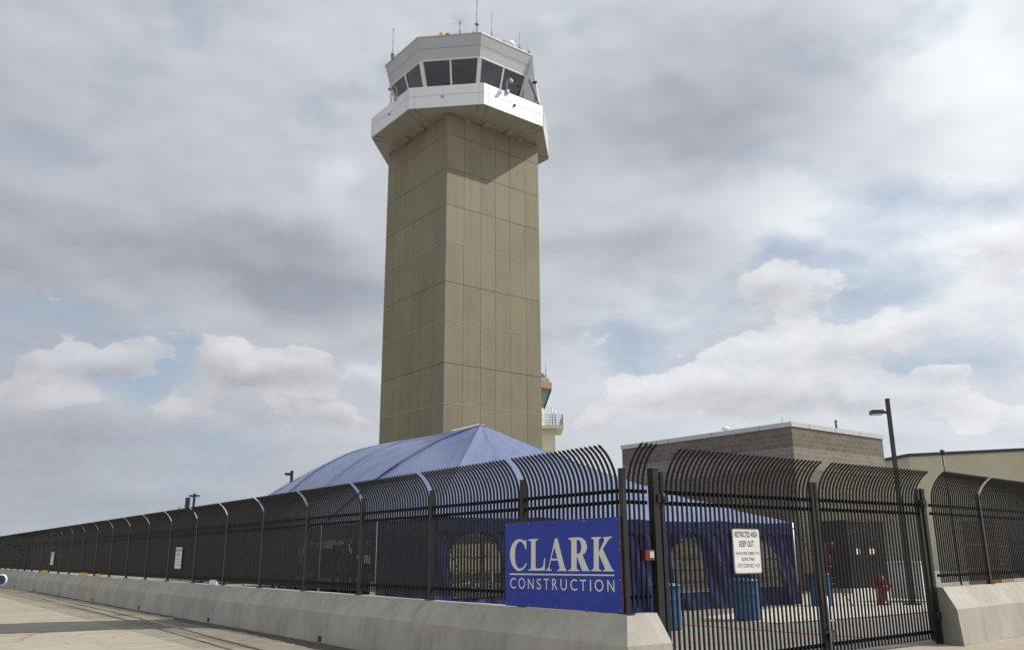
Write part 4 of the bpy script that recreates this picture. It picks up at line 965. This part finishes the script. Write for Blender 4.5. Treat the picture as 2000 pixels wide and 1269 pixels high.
# car
def car(label, loc, rz):
    t = thing('parked_car', label, 'car', loc); t.rotation_euler = (0, 0, rz)
    secs = [(-2.35, .55, .80, .78), (-2.2, .40, 1.0, .90), (-1.2, .32, 1.05, .94), (0, .30, 1.06, .95), (1.3, .32, 1.02, .94), (2.1, .40, .92, .88), (2.4, .5, .72, .76)]
    m = MB(); vs = []
    for x, z0, z1, hw in secs: vs += [(x, -hw, z0), (x, -hw * 1.0, (z0 + z1) / 2), (x, -hw * .93, z1), (x, hw * .93, z1), (x, hw, (z0 + z1) / 2), (x, hw, z0)]
    fs = [(i * 6 + j, i * 6 + (j + 1) % 6, i * 6 + 6 + (j + 1) % 6, i * 6 + 6 + j) for i in range(len(secs) - 1) for j in range(6)] + [(5, 4, 3, 2, 1, 0), tuple((len(secs) - 1) * 6 + j for j in range(6))]
    m.add(vs, fs, 0, True); m.build('body', M['suv'], t, world=False, fix=True)
    m = MB(); m.hexa([(-2.15, -.82, 1.02), (1.1, -.84, 1.04), (1.1, .84, 1.04), (-2.15, .82, 1.02)], [(-1.8, -.66, 1.72), (.25, -.68, 1.75), (.25, .68, 1.75), (-1.8, .66, 1.72)]); m.build('cabin_glass', M['carglass'], t, world=False, fix=True)
    m = MB(); m.hexa([(-1.85, -.68, 1.70), (.28, -.70, 1.73), (.28, .70, 1.73), (-1.85, .68, 1.70)], [(-1.7, -.6, 1.79), (.15, -.62, 1.81), (.15, .62, 1.81), (-1.7, .6, 1.79)]); m.build('roof', M['suv'], t, world=False, fix=True)
    for x in (-1.45, 1.45):
        for s in (-1, 1):
            m = MB(); m.lathe([(.2, -.11), (.34, -.11), (.37, -.07), (.37, .07), (.34, .11), (.2, .11)], (x, s * .84, .37), 24, axis=(Vector((1, 0, 0)), UP, Vector((0, 1, 0)))); wl = m.build('wheel', M['rubber'], t, world=False)
            m = MB(); m.lathe([(.0, -.115), (.22, -.112), (.22, .112), (0, .115)], (x, s * .84, .37), 18, axis=(Vector((1, 0, 0)), UP, Vector((0, 1, 0)))); m.build('rim', M['car'], wl, world=False)
    for s in (-1, 1):
        m = MB(); m.box((2.32, s * .6, .74), (.12, .36, .16)); m.build('headlight', M['white'], t, world=False)
        m = MB(); m.box((-2.31, s * .68, .86), (.08, .22, .2)); m.build('tail_light', M['red'], t, world=False)
    return t
car('black parked car behind the fence at the right edge', (20.3, 28.6, G0), R(140))

# ------------------------------------------------------------------ small things at the left fence
gp = thing('mirror_post', 'white rimmed dark blue wing mirror on an added post at the left road edge', 'mirror', (-12.17, 19.9, 0))  # stands for a parked car's wing mirror; the post is added to hold it
m = MB(); m.tube([(-12.17, 19.9, 0), (-12.17, 19.9, 1.25)], .05, 10); m.box((-12.17, 19.9, .03), (.3, .3, .06)); m.tube([(-12.17, 19.9, 1.07), (-11.64, 19.95, 1.07)], .03, 8); m.build('post', M['white'], gp)
axm = (Vector((1, 0, 0)), UP, Vector((0, -1, 0)))
m = MB(); m.lathe([(.10, -.02), (.125, 0), (.125, .03), (.105, .04)], (-11.49, 19.95, 1.07), 24, axis=axm); pl_ = m.build('rim', M['white'], gp)
m = MB(); m.lathe([(.103, .03), (.103, .043)], (-11.49, 19.95, 1.07), 24, axis=axm); m.build('disc', mat('dark_blue_plastic', (.02, .055, .09), .25), pl_)
def block(label, s, L, mm, h=.05, off=-.15):
    t = thing('barrier_block', label, 'block', P0 + U * s + NL * off + UP * .866, 'small blocks lying on the barrier top')
    m = MB(); m.box(P0 + U * s + NL * off + UP * (.866 + h / 2), (L, .08, h), (U, NL, UP)); m.box(P0 + U * s + NL * off + UP * (.866 + h + .006), (L * .6, .05, .012), (U, NL, UP)); m.build('block_body', mm, t)
block('yellow block on the barrier top below the farther notice', 37.5, 1.5, M['yellow'], .09, .02); block('longer yellow block on the barrier, between the two white notices', 28.6, 1.6, M['yellow'], .08, .02)
block('short yellow block on the barrier, right of the longer yellow block', 25.9, .7, M['yellow'], .08, .02); block('white block on the barrier, right of the nearer white notice', 12.9, .42, M['white'], .10, .02)
vs_ = thing('safety_strap', 'lime yellow safety strap tied round the white tent pole', 'strap', tp(0, 3.05, .5))
m = MB(); m.tube([tp(0, 3.05, .42), tp(0, 3.05, .62)], .045, 10); m.tube([tp(.1, 2.95, .40), tp(-.02, 3.0, .60)], .02, 6); m.build('strap_band', M['lime'], vs_)

# ------------------------------------------------------------------ people and furniture in the tent
def skin_body(name, verts, edges, radii, mm, parent, root=0, sub=1):
    me = bpy.data.meshes.new(name); me.from_pydata(verts, edges, [])
    ob = bpy.data.objects.new(name, me); COL.objects.link(ob)
    md = ob.modifiers.new('s', 'SKIN'); md.use_smooth_shade = True
    for v, r_ in zip(me.skin_vertices[0].data, radii): v.radius = (r_, r_) if not isinstance(r_, tuple) else r_
    me.skin_vertices[0].data[root].use_root = True
    if sub: sd = ob.modifiers.new('d', 'SUBSURF'); sd.levels = sub; sd.render_levels = sub
    dg = bpy.context.evaluated_depsgraph_get(); m2 = bpy.data.meshes.new_from_object(ob.evaluated_get(dg))
    bpy.data.objects.remove(ob); m2.materials.clear(); m2.materials.append(mm)
    for p in m2.polygons: p.use_smooth = True
    o = bpy.data.objects.new(name, m2); COL.objects.link(o); o.parent = parent; return o
def person(label, loc, rz, shirt, trousers, h=1.75, arm=0, sit=False):
    t = thing('person', label, 'person', loc, 'people standing in the tent shade'); t.rotation_euler = (0, 0, rz)
    k = h / 1.75
    V = lambda x, yv, z: (x * k, yv * k, z * k)
    body = [V(0, 0, .95), V(0, .01, 1.15), V(0, 0, 1.38), V(0, -.01, 1.50), V(0, -.03, 1.58), V(0, -.02, 1.68), V(0, -.015, 1.73)]
    rad = [(.15, .11), (.145, .10), (.16, .11), (.055, .055), (.062, .07), (.082, .095), (.06, .07)]
    ed = [(0, 1), (1, 2), (2, 3), (3, 4), (4, 5), (5, 6)]
    for s in (-1, 1):
        b = len(body); body += [V(s * .10, 0, .86), V(s * .11, -.01, .50), V(s * .115, .02, .09), V(s * .12, -.12, .04)]; rad += [.085, .06, .045, .04]
        ed += [(0, b), (b, b + 1), (b + 1, b + 2), (b + 2, b + 3)]
        b = len(body); bend = arm if s > 0 else arm * .3
        body += [V(s * .19, 0, 1.42), V(s * .25, .02, 1.14), V(s * (.25 - .1 * bend), -.05 - .22 * bend, .92 + .18 * bend), V(s * (.24 - .13 * bend), -.08 - .28 * bend, .82 + .24 * bend)]
        rad += [.06, .045, .035, .028]; ed += [(2, b), (b, b + 1), (b + 1, b + 2), (b + 2, b + 3)]
        hb = len(body) - 1
        for f in range(4):
            body.append(V(body[hb][0] / k + (f - 1.5) * .018, body[hb][1] / k - .01, body[hb][2] / k - .085 + .01 * abs(f - 1.5))); rad.append(.009); ed.append((hb, len(body) - 1))
        body.append(V(body[hb][0] / k - s * .035, body[hb][1] / k - .03, body[hb][2] / k - .04)); rad.append(.010); ed.append((hb, len(body) - 1))
    rad = [tuple(x * k for x in r_) if isinstance(r_, tuple) else r_ * k for r_ in rad]
    bo = skin_body('body', body, ed, rad, M['skin'], t)
    bo.data.materials.clear()
    for mm in (M['skin'], shirt, trousers, M['black']): bo.data.materials.append(mm)
    for p in bo.data.polygons:
        z = p.center.z / k; x = abs(p.center.x) / k
        p.material_index = 3 if z < .10 else 2 if (z < .98 and x < .22 and not (x > .17 and z > .8)) else 1 if (z < 1.50 and z > .93) else 0
    hr = MB(); hr.lathe([(.088, -.06), (.098, 0), (.09, .06), (.055, .10), (0, .115)], (0, .012, 1.68 * k), 14); hr.build('hair', M['hair'], t, world=False)
    fcm = MB()
    fcm.add([V(-.014, -.105, 1.645), V(.014, -.105, 1.645), V(0, -.135, 1.648), V(0, -.105, 1.685)], [(0, 1, 2), (1, 3, 2), (3, 0, 2), (0, 3, 1)]); fcm.build('nose', M['skin'], t, world=False)
    return t
PPL = [((-3.6, 25.8), 30, M['black'], M['black'], 1.78, .4, 'person in black standing nearest the fence under the tent'),
       ((-2.6, 27.8), 200, M['navy'], M['khaki'], 1.72, .8, 'person in navy top and khaki trousers under the tent'),
       ((-5.2, 28.8), 100, M['black'], M['navy'], 1.80, .2, 'person in black top and navy trousers deeper in the tent'),
       ((-6.3, 31.0), -60, M['khaki'], M['black'], 1.70, .6, 'person in khaki top farther back in the tent'),
       ((-4.0, 30.5), 150, M['navy'], M['black'], 1.76, .3, 'person in navy top and black trousers at the middle of the tent')]
for (x, yy), rz, s_, tr_, h_, ar, lb in PPL: person(lb, (x, yy, G0 + .004), R(rz), s_, tr_, h_, ar)
PP2 = [((-7.6, 30.2), 10, M['black'], M['khaki'], 1.74, .5, 'person in black top and khaki trousers toward the far left of the tent'),
       ((-8.3, 33.5), 250, M['navy'], M['navy'], 1.79, .2, 'person dressed all in navy at the far left of the tent'),
       ((-4.9, 25.6), 60, M['khaki'], M['navy'], 1.70, .7, 'person in khaki top and navy trousers close to the fence'),
       ((-3.0, 31.8), 120, M['khaki'], M['khaki'], 1.73, .3, 'person dressed all in khaki deep inside the tent'),
       ((-9.5, 35.5), 20, M['khaki'], M['black'], 1.76, .4, 'person in khaki top standing at the open far side of the tent')]
for (x, yy), rz, s_, tr_, h_, ar, lb in PP2: person(lb, (x, yy, G0 + .004), R(rz), s_, tr_, h_, ar)
car('black parked car seen under the left part of the tent roof', (-15.5, 48, G0), R(20))
car('black parked car seen under the tent roof right of the other', (-9.2, 47, G0), R(12))
ch = thing('folding_chair', 'black folding chairs with white frames in rows under the tent', 'chair', (0, 0, 0), 'folding chairs in the tent')
m = MB(); m.box((0, 0, .45), (.42, .40, .03)); m.build('seat', M['black'], ch)
m = MB(); m.box((0, .20, .74), (.42, .03, .26)); m.build('backrest', M['black'], ch)
for s in (-1, 1):
    m = MB(); m.bar((s * .21, .23, .88), (s * .21, -.22, 0), .022); m.build('leg', M['white'], ch)
    m = MB(); m.bar((s * .19, -.12, .45), (s * .19, .28, 0), .022); m.build('leg', M['white'], ch)
ch.location = tp(2.6, 5.0, G0 + .004); ch.rotation_euler = (0, 0, .55)
for i in range(5):
    for j in range(3):
        if i or j: dup(ch, tp(2.6 + .75 * i, 5.0 + 1.1 * j, G0 + .004), .55 + random.uniform(-.1, .1))
tb = thing('folding_table', 'table under a white cloth just inside the tent', 'table', tp(1.4, 4.2, G0))
m = MB(); m.box(tp(1.4, 4.2, G0 + .73), (1.8, .75, .03), (E2, E1, UP)); m.build('tabletop', M['wood'], tb)
for a, b in ((-.8, -.3), (.8, -.3), (.8, .3), (-.8, .3)):
    m = MB(); m.bar(tp(1.4 + a, 4.2 + b, G0), tp(1.4 + a, 4.2 + b, G0 + .715), .03); m.build('leg', M['galv'], tb)
tcl = MB(); q = tp(1.4, 4.2, 0); hx, hy_ = .92, .40
L_ = []
for (sx, sy) in ((-1, -1), (1, -1), (1, 1), (-1, 1)): L_.append(q + E2 * hx * sx + E1 * hy_ * sy)
tcl.hexa([Vector((p.x, p.y, G0 + .30)) for p in L_], [Vector((p.x, p.y, G0 + .752)) for p in L_])
tcl.f.pop(0); tcl.m.pop(0); tcl.sm.pop(0)
tag(tcl.build('tablecloth', M['white']), 'white cloth draped over the table inside the tent', 'tablecloth')

# ------------------------------------------------------------------ far background seen under the tent and over the fence
fb_ = thing('low_building', 'long low cream building far behind the tent', 'building', (-40, 110, G0))
m = MB(); m.box((-24, 112, 1.9), (26, 12, 3.6)); m.build('wall', M['cream'], fb_)
m = MB(); m.box((-24, 112, 3.8), (27, 13, .3)); m.build('roof', M['steel'], fb_)
for i in range(9):
    m = MB(); m.box((-35.5 + i * 2.9, 105.97, 2.2), (1.6, .08, 1.2)); m.build('window', M['carglass'], fb_)
def tree(label, loc, h, rad, seed):
    t = thing('shade_tree', label, 'tree', loc, 'trees far behind the tent'); rnd = random.Random(seed)
    m = MB(); m.tube([(0, 0, 0), (.05, .05, h * .35), (.1, -.05, h * .7)], [.22, .16, .07], 8)
    for i in range(7):
        a = rnd.uniform(0, 6.28); z = rnd.uniform(.35, .6) * h; m.tube([(.05, .03, z), (math.cos(a) * rad * .7, math.sin(a) * rad * .7, z + h * .22)], [.08, .03], 6)
    m.build('trunk', M['bark'], t, world=False)
    c = MB(); cl_ = [(rnd.gauss(0, rad * .42), rnd.gauss(0, rad * .42), h * .66 + rnd.gauss(0, h * .13), rnd.uniform(.5, 1.1)) for _ in range(26)]
    for x, yy, z, r_ in cl_:
        for _ in range(70):
            d = Vector((rnd.gauss(0, 1), rnd.gauss(0, 1), rnd.gauss(0, .8))).normalized() * r_ * rnd.uniform(.6, 1.05); p = Vector((x, yy, z)) + d
            a = Vector((rnd.uniform(-1, 1), rnd.uniform(-1, 1), rnd.uniform(-1, 1))).normalized() * .16; b = a.cross(Vector((rnd.uniform(-1, 1), rnd.uniform(-1, 1), rnd.uniform(-1, 1)))).normalized() * .1
            c.quad(p - a, p + b, p + a, p - b)
    c.build('crown', M['leaf'], t, world=False)
tree('leafy tree left of centre seen under the tent', (-17, 72, G0), 5.2, 2.4, 1); tree('broad tree seen under the tent near the cream building', (-25, 84, G0), 5.6, 2.8, 2); tree('small tree seen under the tent roof beside the people', (-12.5, 78, G0), 5.0, 2.2, 3)

# ------------------------------------------------------------------ sky, sun, camera
W = bpy.data.worlds.new('World'); sc.world = W; W.use_nodes = True; nt = W.node_tree
bg = nt.nodes['Background']; STR = .1; bg.inputs['Strength'].default_value = STR
SUN = Vector((3.668, .224, 4.181)).normalized()
sky = N(nt, 'ShaderNodeTexSky'); sky.sky_type = 'NISHITA'; sky.sun_disc = False
sky.sun_elevation = math.asin(SUN.z); sky.sun_rotation = math.atan2(SUN.x, SUN.y); sky.altitude = 200; sky.dust_density = 2.0; sky.ozone_density = 1.5
tc = N(nt, 'ShaderNodeTexCoord'); dirv = tc.outputs['Generated']
sep = N(nt, 'ShaderNodeSeparateXYZ'); nt.links.new(dirv, sep.inputs[0])
zc = mathn(nt, 'MAXIMUM', sep.outputs[2], 0.0); den = mathn(nt, 'ADD', zc, .16)
cx = N(nt, 'ShaderNodeCombineXYZ'); nt.links.new(mathn(nt, 'DIVIDE', sep.outputs[0], den), cx.inputs[0]); nt.links.new(mathn(nt, 'DIVIDE', sep.outputs[1], den), cx.inputs[1]); cx.inputs[2].default_value = 3.7
def wn(scale, detail, rough, dist=0, vec=cx.outputs[0]):
    n = N(nt, 'ShaderNodeTexNoise'); n.inputs['Scale'].default_value = scale; n.inputs['Detail'].default_value = detail; n.inputs['Roughness'].default_value = rough; n.inputs['Distortion'].default_value = dist
    nt.links.new(vec, n.inputs['Vector']); return n
nA = wn(1.1, 5, .5, 0); nW = wn(6.0, 4, .55, 0, dirv)
az = mathn(nt, 'MULTIPLY', mathn(nt, 'ARCTAN2', sep.outputs[0], sep.outputs[1]), 57.2958)
el = mathn(nt, 'MULTIPLY', mathn(nt, 'ARCSINE', sep.outputs[2]), 57.2958)
ae = N(nt, 'ShaderNodeCombineXYZ'); nt.links.new(az, ae.inputs[0]); nt.links.new(el, ae.inputs[1])
wsub = N(nt, 'ShaderNodeVectorMath', operation='SUBTRACT'); nt.links.new(nW.outputs['Color'], wsub.inputs[0]); wsub.inputs[1].default_value = (.5, .5, .5)
wmul = N(nt, 'ShaderNodeVectorMath', operation='MULTIPLY_ADD'); nt.links.new(wsub.outputs[0], wmul.inputs[0]); wmul.inputs[1].default_value = (13, 7, 0); nt.links.new(ae.outputs[0], wmul.inputs[2])
wv = wmul.outputs[0]
BLOBS = [('t', 18.8, 30.4, 10.8, 3.9, -0.14), ('t', 12.4, 26.5, 7.8, 2.9, -0.15), ('t', 7.3, 20.2, 5.6, 2.0, -0.12), ('t', 3.1, 25.4, 2.0, 3.9, -0.04), ('t', -19.6, 18.7, 9.2, 2.5, -0.11), ('t', -13.4, 16.9, 5.6, 2.0, -0.08), ('t', 30.5, 30.5, 4.2, 3.9, 0.16), ('t', 24.9, 20.3, 6.2, 3.2, 0.14), ('t', 33.0, 24.1, 4.9, 6.5, 0.12), ('t', 16, 23.5, 5.5, 1.6, -.03), ('t', -16, 20.2, 6, 1.2, -.05), ('t', 8.5, 14.7, 3.9, 2.6, 0.06), ('t', 28.1, 15.5, 6.5, 3.9, 0.09), ('t', -11.5, 33.6, 9.8, 2.6, 0.06), ('t', 4.1, 34.9, 3.9, 1.6, 0.08), ('t', -11.0, 24.4, 2.0, 2.0, 0.1), ('t', -28.1, 4.0, 13.1, 3.9, -0.06), ('t', -22.6, 4.7, 3.9, 1.0, 0.05), ('t', 10.2, 7.5, 6.5, 2.9, 0.04), ('t', -9.8, 12.0, 1.3, 0.6, 0.12), ('t', -30.9, 17.8, 5.9, 4.9, -0.04),
 ('b', 19.6, 17.8, 4.3, 1.8, 0.9), ('b', 23.4, 15.1, 3.6, 2.0, 0.8), ('b', -23.8, 10.8, 6.2, 2.0, 0.8), ('b', -22.5, 12.3, 2.0, 1.6, 0.6), ('b', -28.6, 30.3, 5.6, 2.9, 0.6), ('b', 3.7, 19.6, 1.0, 3.3, 0.2), ('b', 9.1, 12.9, 2.9, 2.0, 0.55), ('b', 29.0, 11.1, 4.9, 1.6, 0.5), ('b', 27.8, 6.6, 5.6, 1.6, 0.6), ('b', -14.9, 7.5, 5.6, 1.6, 0.5), ('b', -28.0, 14.6, 5.2, 1.3, 0.5), ('b', -31.7, 23.1, 3.9, 3.9, 0.3), ('b', 31.9, 20.3, 2.6, 2.0, 0.4), ('b', 6.9, 9.3, 2.0, 1.3, 0.4),
 ('c', 16.5, 12.5, 3.6, 1.6, 1), ('c', 16.3, 10.9, 6.5, 2.0, 1), ('c', 20.0, 9.3, 5.9, 1.6, 0.9), ('c', 11.7, 10.1, 3.3, 1.6, 0.8), ('c', 17.4, 16.1, 4.6, 1.7, 0.8), ('c', 27.4, 10.2, 2.8, 1.0, 0.95), ('c', -29.0, 11.4, 4.3, 1.5, 0.75), ('c', -26.5, 11.2, 2.9, 1.0, 0.7), ('c', -17.7, 11.7, 4.6, 1.8, 0.6), ('c', 20.4, 13.2, 2.0, 1.3, 0.5), ('c', 24.7, 8.4, 2.9, 0.8, 0.6), ('c', -31.0, 9.2, 4.5, 1.3, .7), ('c', -24.5, 12.6, 3.0, 1.2, .6), ('c', -14.5, 11.8, 3.6, 1.5, .75), ('c', -21.5, 9.0, 4.5, 1.0, .5), ('c', -11.5, 8.6, 3.0, 1.0, .6), ('c', -26.5, 5.6, 5.0, 1.0, .5), ('c', 6.0, 14.0, 3.2, 1.8, .75), ('c', 8.8, 10.2, 3.2, 1.3, .7), ('c', 5.0, 8.6, 2.6, 1.2, .6), ('c', 23.8, 12.6, 3.2, 1.8, .6), ('c', 30.5, 17.6, 6.0, 2.4, .75), ('c', 30.0, 13.6, 4.5, 1.2, .6), ('c', 22.5, 9.0, 3.4, 1.0, .75), ('c', 30.0, 8.0, 3.5, .9, .6), ('c', -30.0, 15.5, 4.0, 1.4, .45)]
acc = {'t': 0.0, 'b': 0.0, 'c': 0.0}; top = 0.0
for kd, a0, e0, rx, ry, am in BLOBS:
    v = N(nt, 'ShaderNodeVectorMath', operation='MULTIPLY_ADD'); nt.links.new(wv, v.inputs[0]); v.inputs[1].default_value = (1 / rx, 1 / ry, 0); v.inputs[2].default_value = (-a0 / rx, -e0 / ry, 0)
    d = N(nt, 'ShaderNodeVectorMath', operation='DOT_PRODUCT'); nt.links.new(v.outputs[0], d.inputs[0]); nt.links.new(v.outputs[0], d.inputs[1])
    gs = mathn(nt, 'POWER', .3679, d.outputs['Value'])
    acc[kd] = mathn(nt, 'MULTIPLY_ADD', gs, am, acc[kd])
    if kd == 'c':
        sx_ = N(nt, 'ShaderNodeSeparateXYZ'); nt.links.new(v.outputs[0], sx_.inputs[0])
        top = mathn(nt, 'MULTIPLY_ADD', mathn(nt, 'MULTIPLY', gs, am), sx_.outputs[1], top)
# cloud shapes: fractal noise plus billowing cells, sampled twice to light the upper right edges
LDX, LDY = .55, 1.0
stv = N(nt, 'ShaderNodeVectorMath', operation='MULTIPLY_ADD'); nt.links.new(wsub.outputs[0], stv.inputs[0]); stv.inputs[1].default_value = (2.6, 2.2, 0)
nt.links.new(ae.outputs[0], stv.inputs[2])
def shapes(off):
    o1 = N(nt, 'ShaderNodeVectorMath', operation='ADD'); nt.links.new(stv.outputs[0], o1.inputs[0]); o1.inputs[1].default_value = off
    o2 = N(nt, 'ShaderNodeVectorMath', operation='MULTIPLY'); nt.links.new(o1.outputs[0], o2.inputs[0]); o2.inputs[1].default_value = (.062, .125, 1)
    return wn(1.25, 7, .53, 0, o2.outputs[0]).outputs['Fac']
s0_ = shapes((0, 0, 4.2)); s1_ = shapes((LDX, LDY, 4.2))
lit = mathn(nt, 'SUBTRACT', s0_, s1_)
hv = N(nt, 'ShaderNodeVectorMath', operation='MULTIPLY'); nt.links.new(ae.outputs[0], hv.inputs[0]); hv.inputs[1].default_value = (.30, .48, 1)
nH = wn(1.0, 6, .58, 0, hv.outputs[0])
azc = mathn(nt, 'MINIMUM', mathn(nt, 'MAXIMUM', az, -40), 75)
# deck brightened at the zenith and left-behind, out of view, as added fill light
up_ = N(nt, 'ShaderNodeMapRange'); up_.interpolation_type = 'SMOOTHSTEP'; nt.links.new(el, up_.inputs[0]); up_.inputs[1].default_value = 38; up_.inputs[2].default_value = 62; up_.inputs[4].default_value = .08
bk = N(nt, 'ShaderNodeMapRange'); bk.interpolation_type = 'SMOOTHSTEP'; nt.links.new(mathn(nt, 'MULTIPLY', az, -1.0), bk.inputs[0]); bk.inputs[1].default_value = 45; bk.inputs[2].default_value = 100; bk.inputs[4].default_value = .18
# grey-white cloud deck value
val = mathn(nt, 'MULTIPLY_ADD', mathn(nt, 'SUBTRACT', nA.outputs['Fac'], .5), .17, .532)
val = mathn(nt, 'MULTIPLY_ADD', mathn(nt, 'SUBTRACT', s0_, .5), .10, val)
val = mathn(nt, 'MULTIPLY_ADD', lit, .28, val)
val = mathn(nt, 'MULTIPLY_ADD', azc, .0032, val)
val = mathn(nt, 'MULTIPLY_ADD', acc['t'], 1.1, val)
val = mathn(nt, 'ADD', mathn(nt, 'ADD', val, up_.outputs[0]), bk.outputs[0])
val = mathn(nt, 'MAXIMUM', val, .18)
cc = N(nt, 'ShaderNodeCombineColor'); nt.links.new(mathn(nt, 'MULTIPLY', val, .955), cc.inputs[0]); nt.links.new(val, cc.inputs[1]); nt.links.new(mathn(nt, 'MULTIPLY_ADD', val, .99, .045), cc.inputs[2])
# blue-grey gaps between the cloud shapes
bl = mathn(nt, 'MULTIPLY_ADD', mathn(nt, 'SUBTRACT', .47, s0_), 3.5, mathn(nt, 'MULTIPLY', acc['b'], 1.0))
bl = mathn(nt, 'MINIMUM', mathn(nt, 'MAXIMUM', mathn(nt, 'SUBTRACT', bl, .10), 0), .85)
skc = N(nt, 'ShaderNodeMix', data_type='RGBA'); skc.inputs[0].default_value = .6
nt.links.new(sky.outputs[0], skc.inputs[6]); skc.inputs[7].default_value = (3.9, 4.65, 5.7, 1)
sc10 = N(nt, 'ShaderNodeVectorMath', operation='SCALE'); nt.links.new(cc.outputs[0], sc10.inputs[0]); sc10.inputs['Scale'].default_value = 1 / STR
m1 = N(nt, 'ShaderNodeMix', data_type='RGBA'); nt.links.new(bl, m1.inputs[0]); nt.links.new(sc10.outputs[0], m1.inputs[6]); nt.links.new(skc.outputs[2], m1.inputs[7])
# cumulus heaps with firm upper edges
cgate = mathn(nt, 'MINIMUM', mathn(nt, 'MULTIPLY', acc['c'], 3.0), 1.0)
cn_ = mathn(nt, 'MULTIPLY_ADD', mathn(nt, 'SUBTRACT', s0_, .5), 1.8, mathn(nt, 'MULTIPLY', mathn(nt, 'SUBTRACT', nH.outputs['Fac'], .5), 1.5))
cm = mathn(nt, 'MULTIPLY_ADD', cn_, cgate, acc['c'])
cmask = N(nt, 'ShaderNodeMapRange'); cmask.interpolation_type = 'SMOOTHSTEP'; nt.links.new(cm, cmask.inputs[0]); cmask.inputs[1].default_value = .40; cmask.inputs[2].default_value = .55; cmask.inputs[3].default_value = 0; cmask.inputs[4].default_value = .72
cv = mathn(nt, 'MULTIPLY_ADD', mathn(nt, 'MINIMUM', mathn(nt, 'MAXIMUM', top, -.8), .8), .20, mathn(nt, 'MULTIPLY_ADD', azc, .0034, .585))
cv = mathn(nt, 'MULTIPLY_ADD', lit, .8, cv)
cv = mathn(nt, 'MULTIPLY_ADD', mathn(nt, 'SUBTRACT', nH.outputs['Fac'], .5), .22, cv)
c2 = N(nt, 'ShaderNodeCombineColor'); nt.links.new(mathn(nt, 'MULTIPLY', cv, .985), c2.inputs[0]); nt.links.new(cv, c2.inputs[1]); nt.links.new(mathn(nt, 'MULTIPLY_ADD', cv, 1.0, .025), c2.inputs[2])
s2_ = N(nt, 'ShaderNodeVectorMath', operation='SCALE'); nt.links.new(c2.outputs[0], s2_.inputs[0]); s2_.inputs['Scale'].default_value = 1 / STR
m2 = N(nt, 'ShaderNodeMix', data_type='RGBA'); nt.links.new(cmask.outputs[0], m2.inputs[0]); nt.links.new(m1.outputs[2], m2.inputs[6]); nt.links.new(s2_.outputs[0], m2.inputs[7])
nt.links.new(m2.outputs[2], bg.inputs['Color'])
W.cycles.sampling_method = 'MANUAL'; W.cycles.sample_map_resolution = 512

sl = bpy.data.lights.new('sun', 'SUN'); sl.energy = 3.4; sl.angle = R(.5); sl.color = (1, .955, .88)
so_ = bpy.data.objects.new('sun', sl); COL.objects.link(so_); so_.rotation_euler = (-SUN).to_track_quat('-Z', 'Y').to_euler(); so_.location = (30, 0, 60)

cam = bpy.data.cameras.new('camera'); co = bpy.data.objects.new('camera', cam); COL.objects.link(co)
p, r = .26269156, -.0063969
Uo = Vector((0, -math.sin(p), math.cos(p))); Xo = Vector((1, 0, 0)); Fw = Vector((0, math.cos(p), math.sin(p)))
Rt = Xo * math.cos(r) + Uo * math.sin(r); Uc = Uo * math.cos(r) - Xo * math.sin(r)
mt = Matrix((Rt, Uc, -Fw)).transposed().to_4x4(); mt.translation = (0, 0, EYE); co.matrix_world = mt
cam.sensor_width = 36; cam.lens = 1664.755 / 2000 * 36; cam.clip_start = .1; cam.clip_end = 5000
sc.camera = co
vs2 = sc.view_settings; vs2.view_transform = 'Standard'; vs2.look = 'None'; vs2.exposure = .2; vs2.gamma = 1
sc.cycles.max_bounces = 6; sc.cycles.transparent_max_bounces = 8
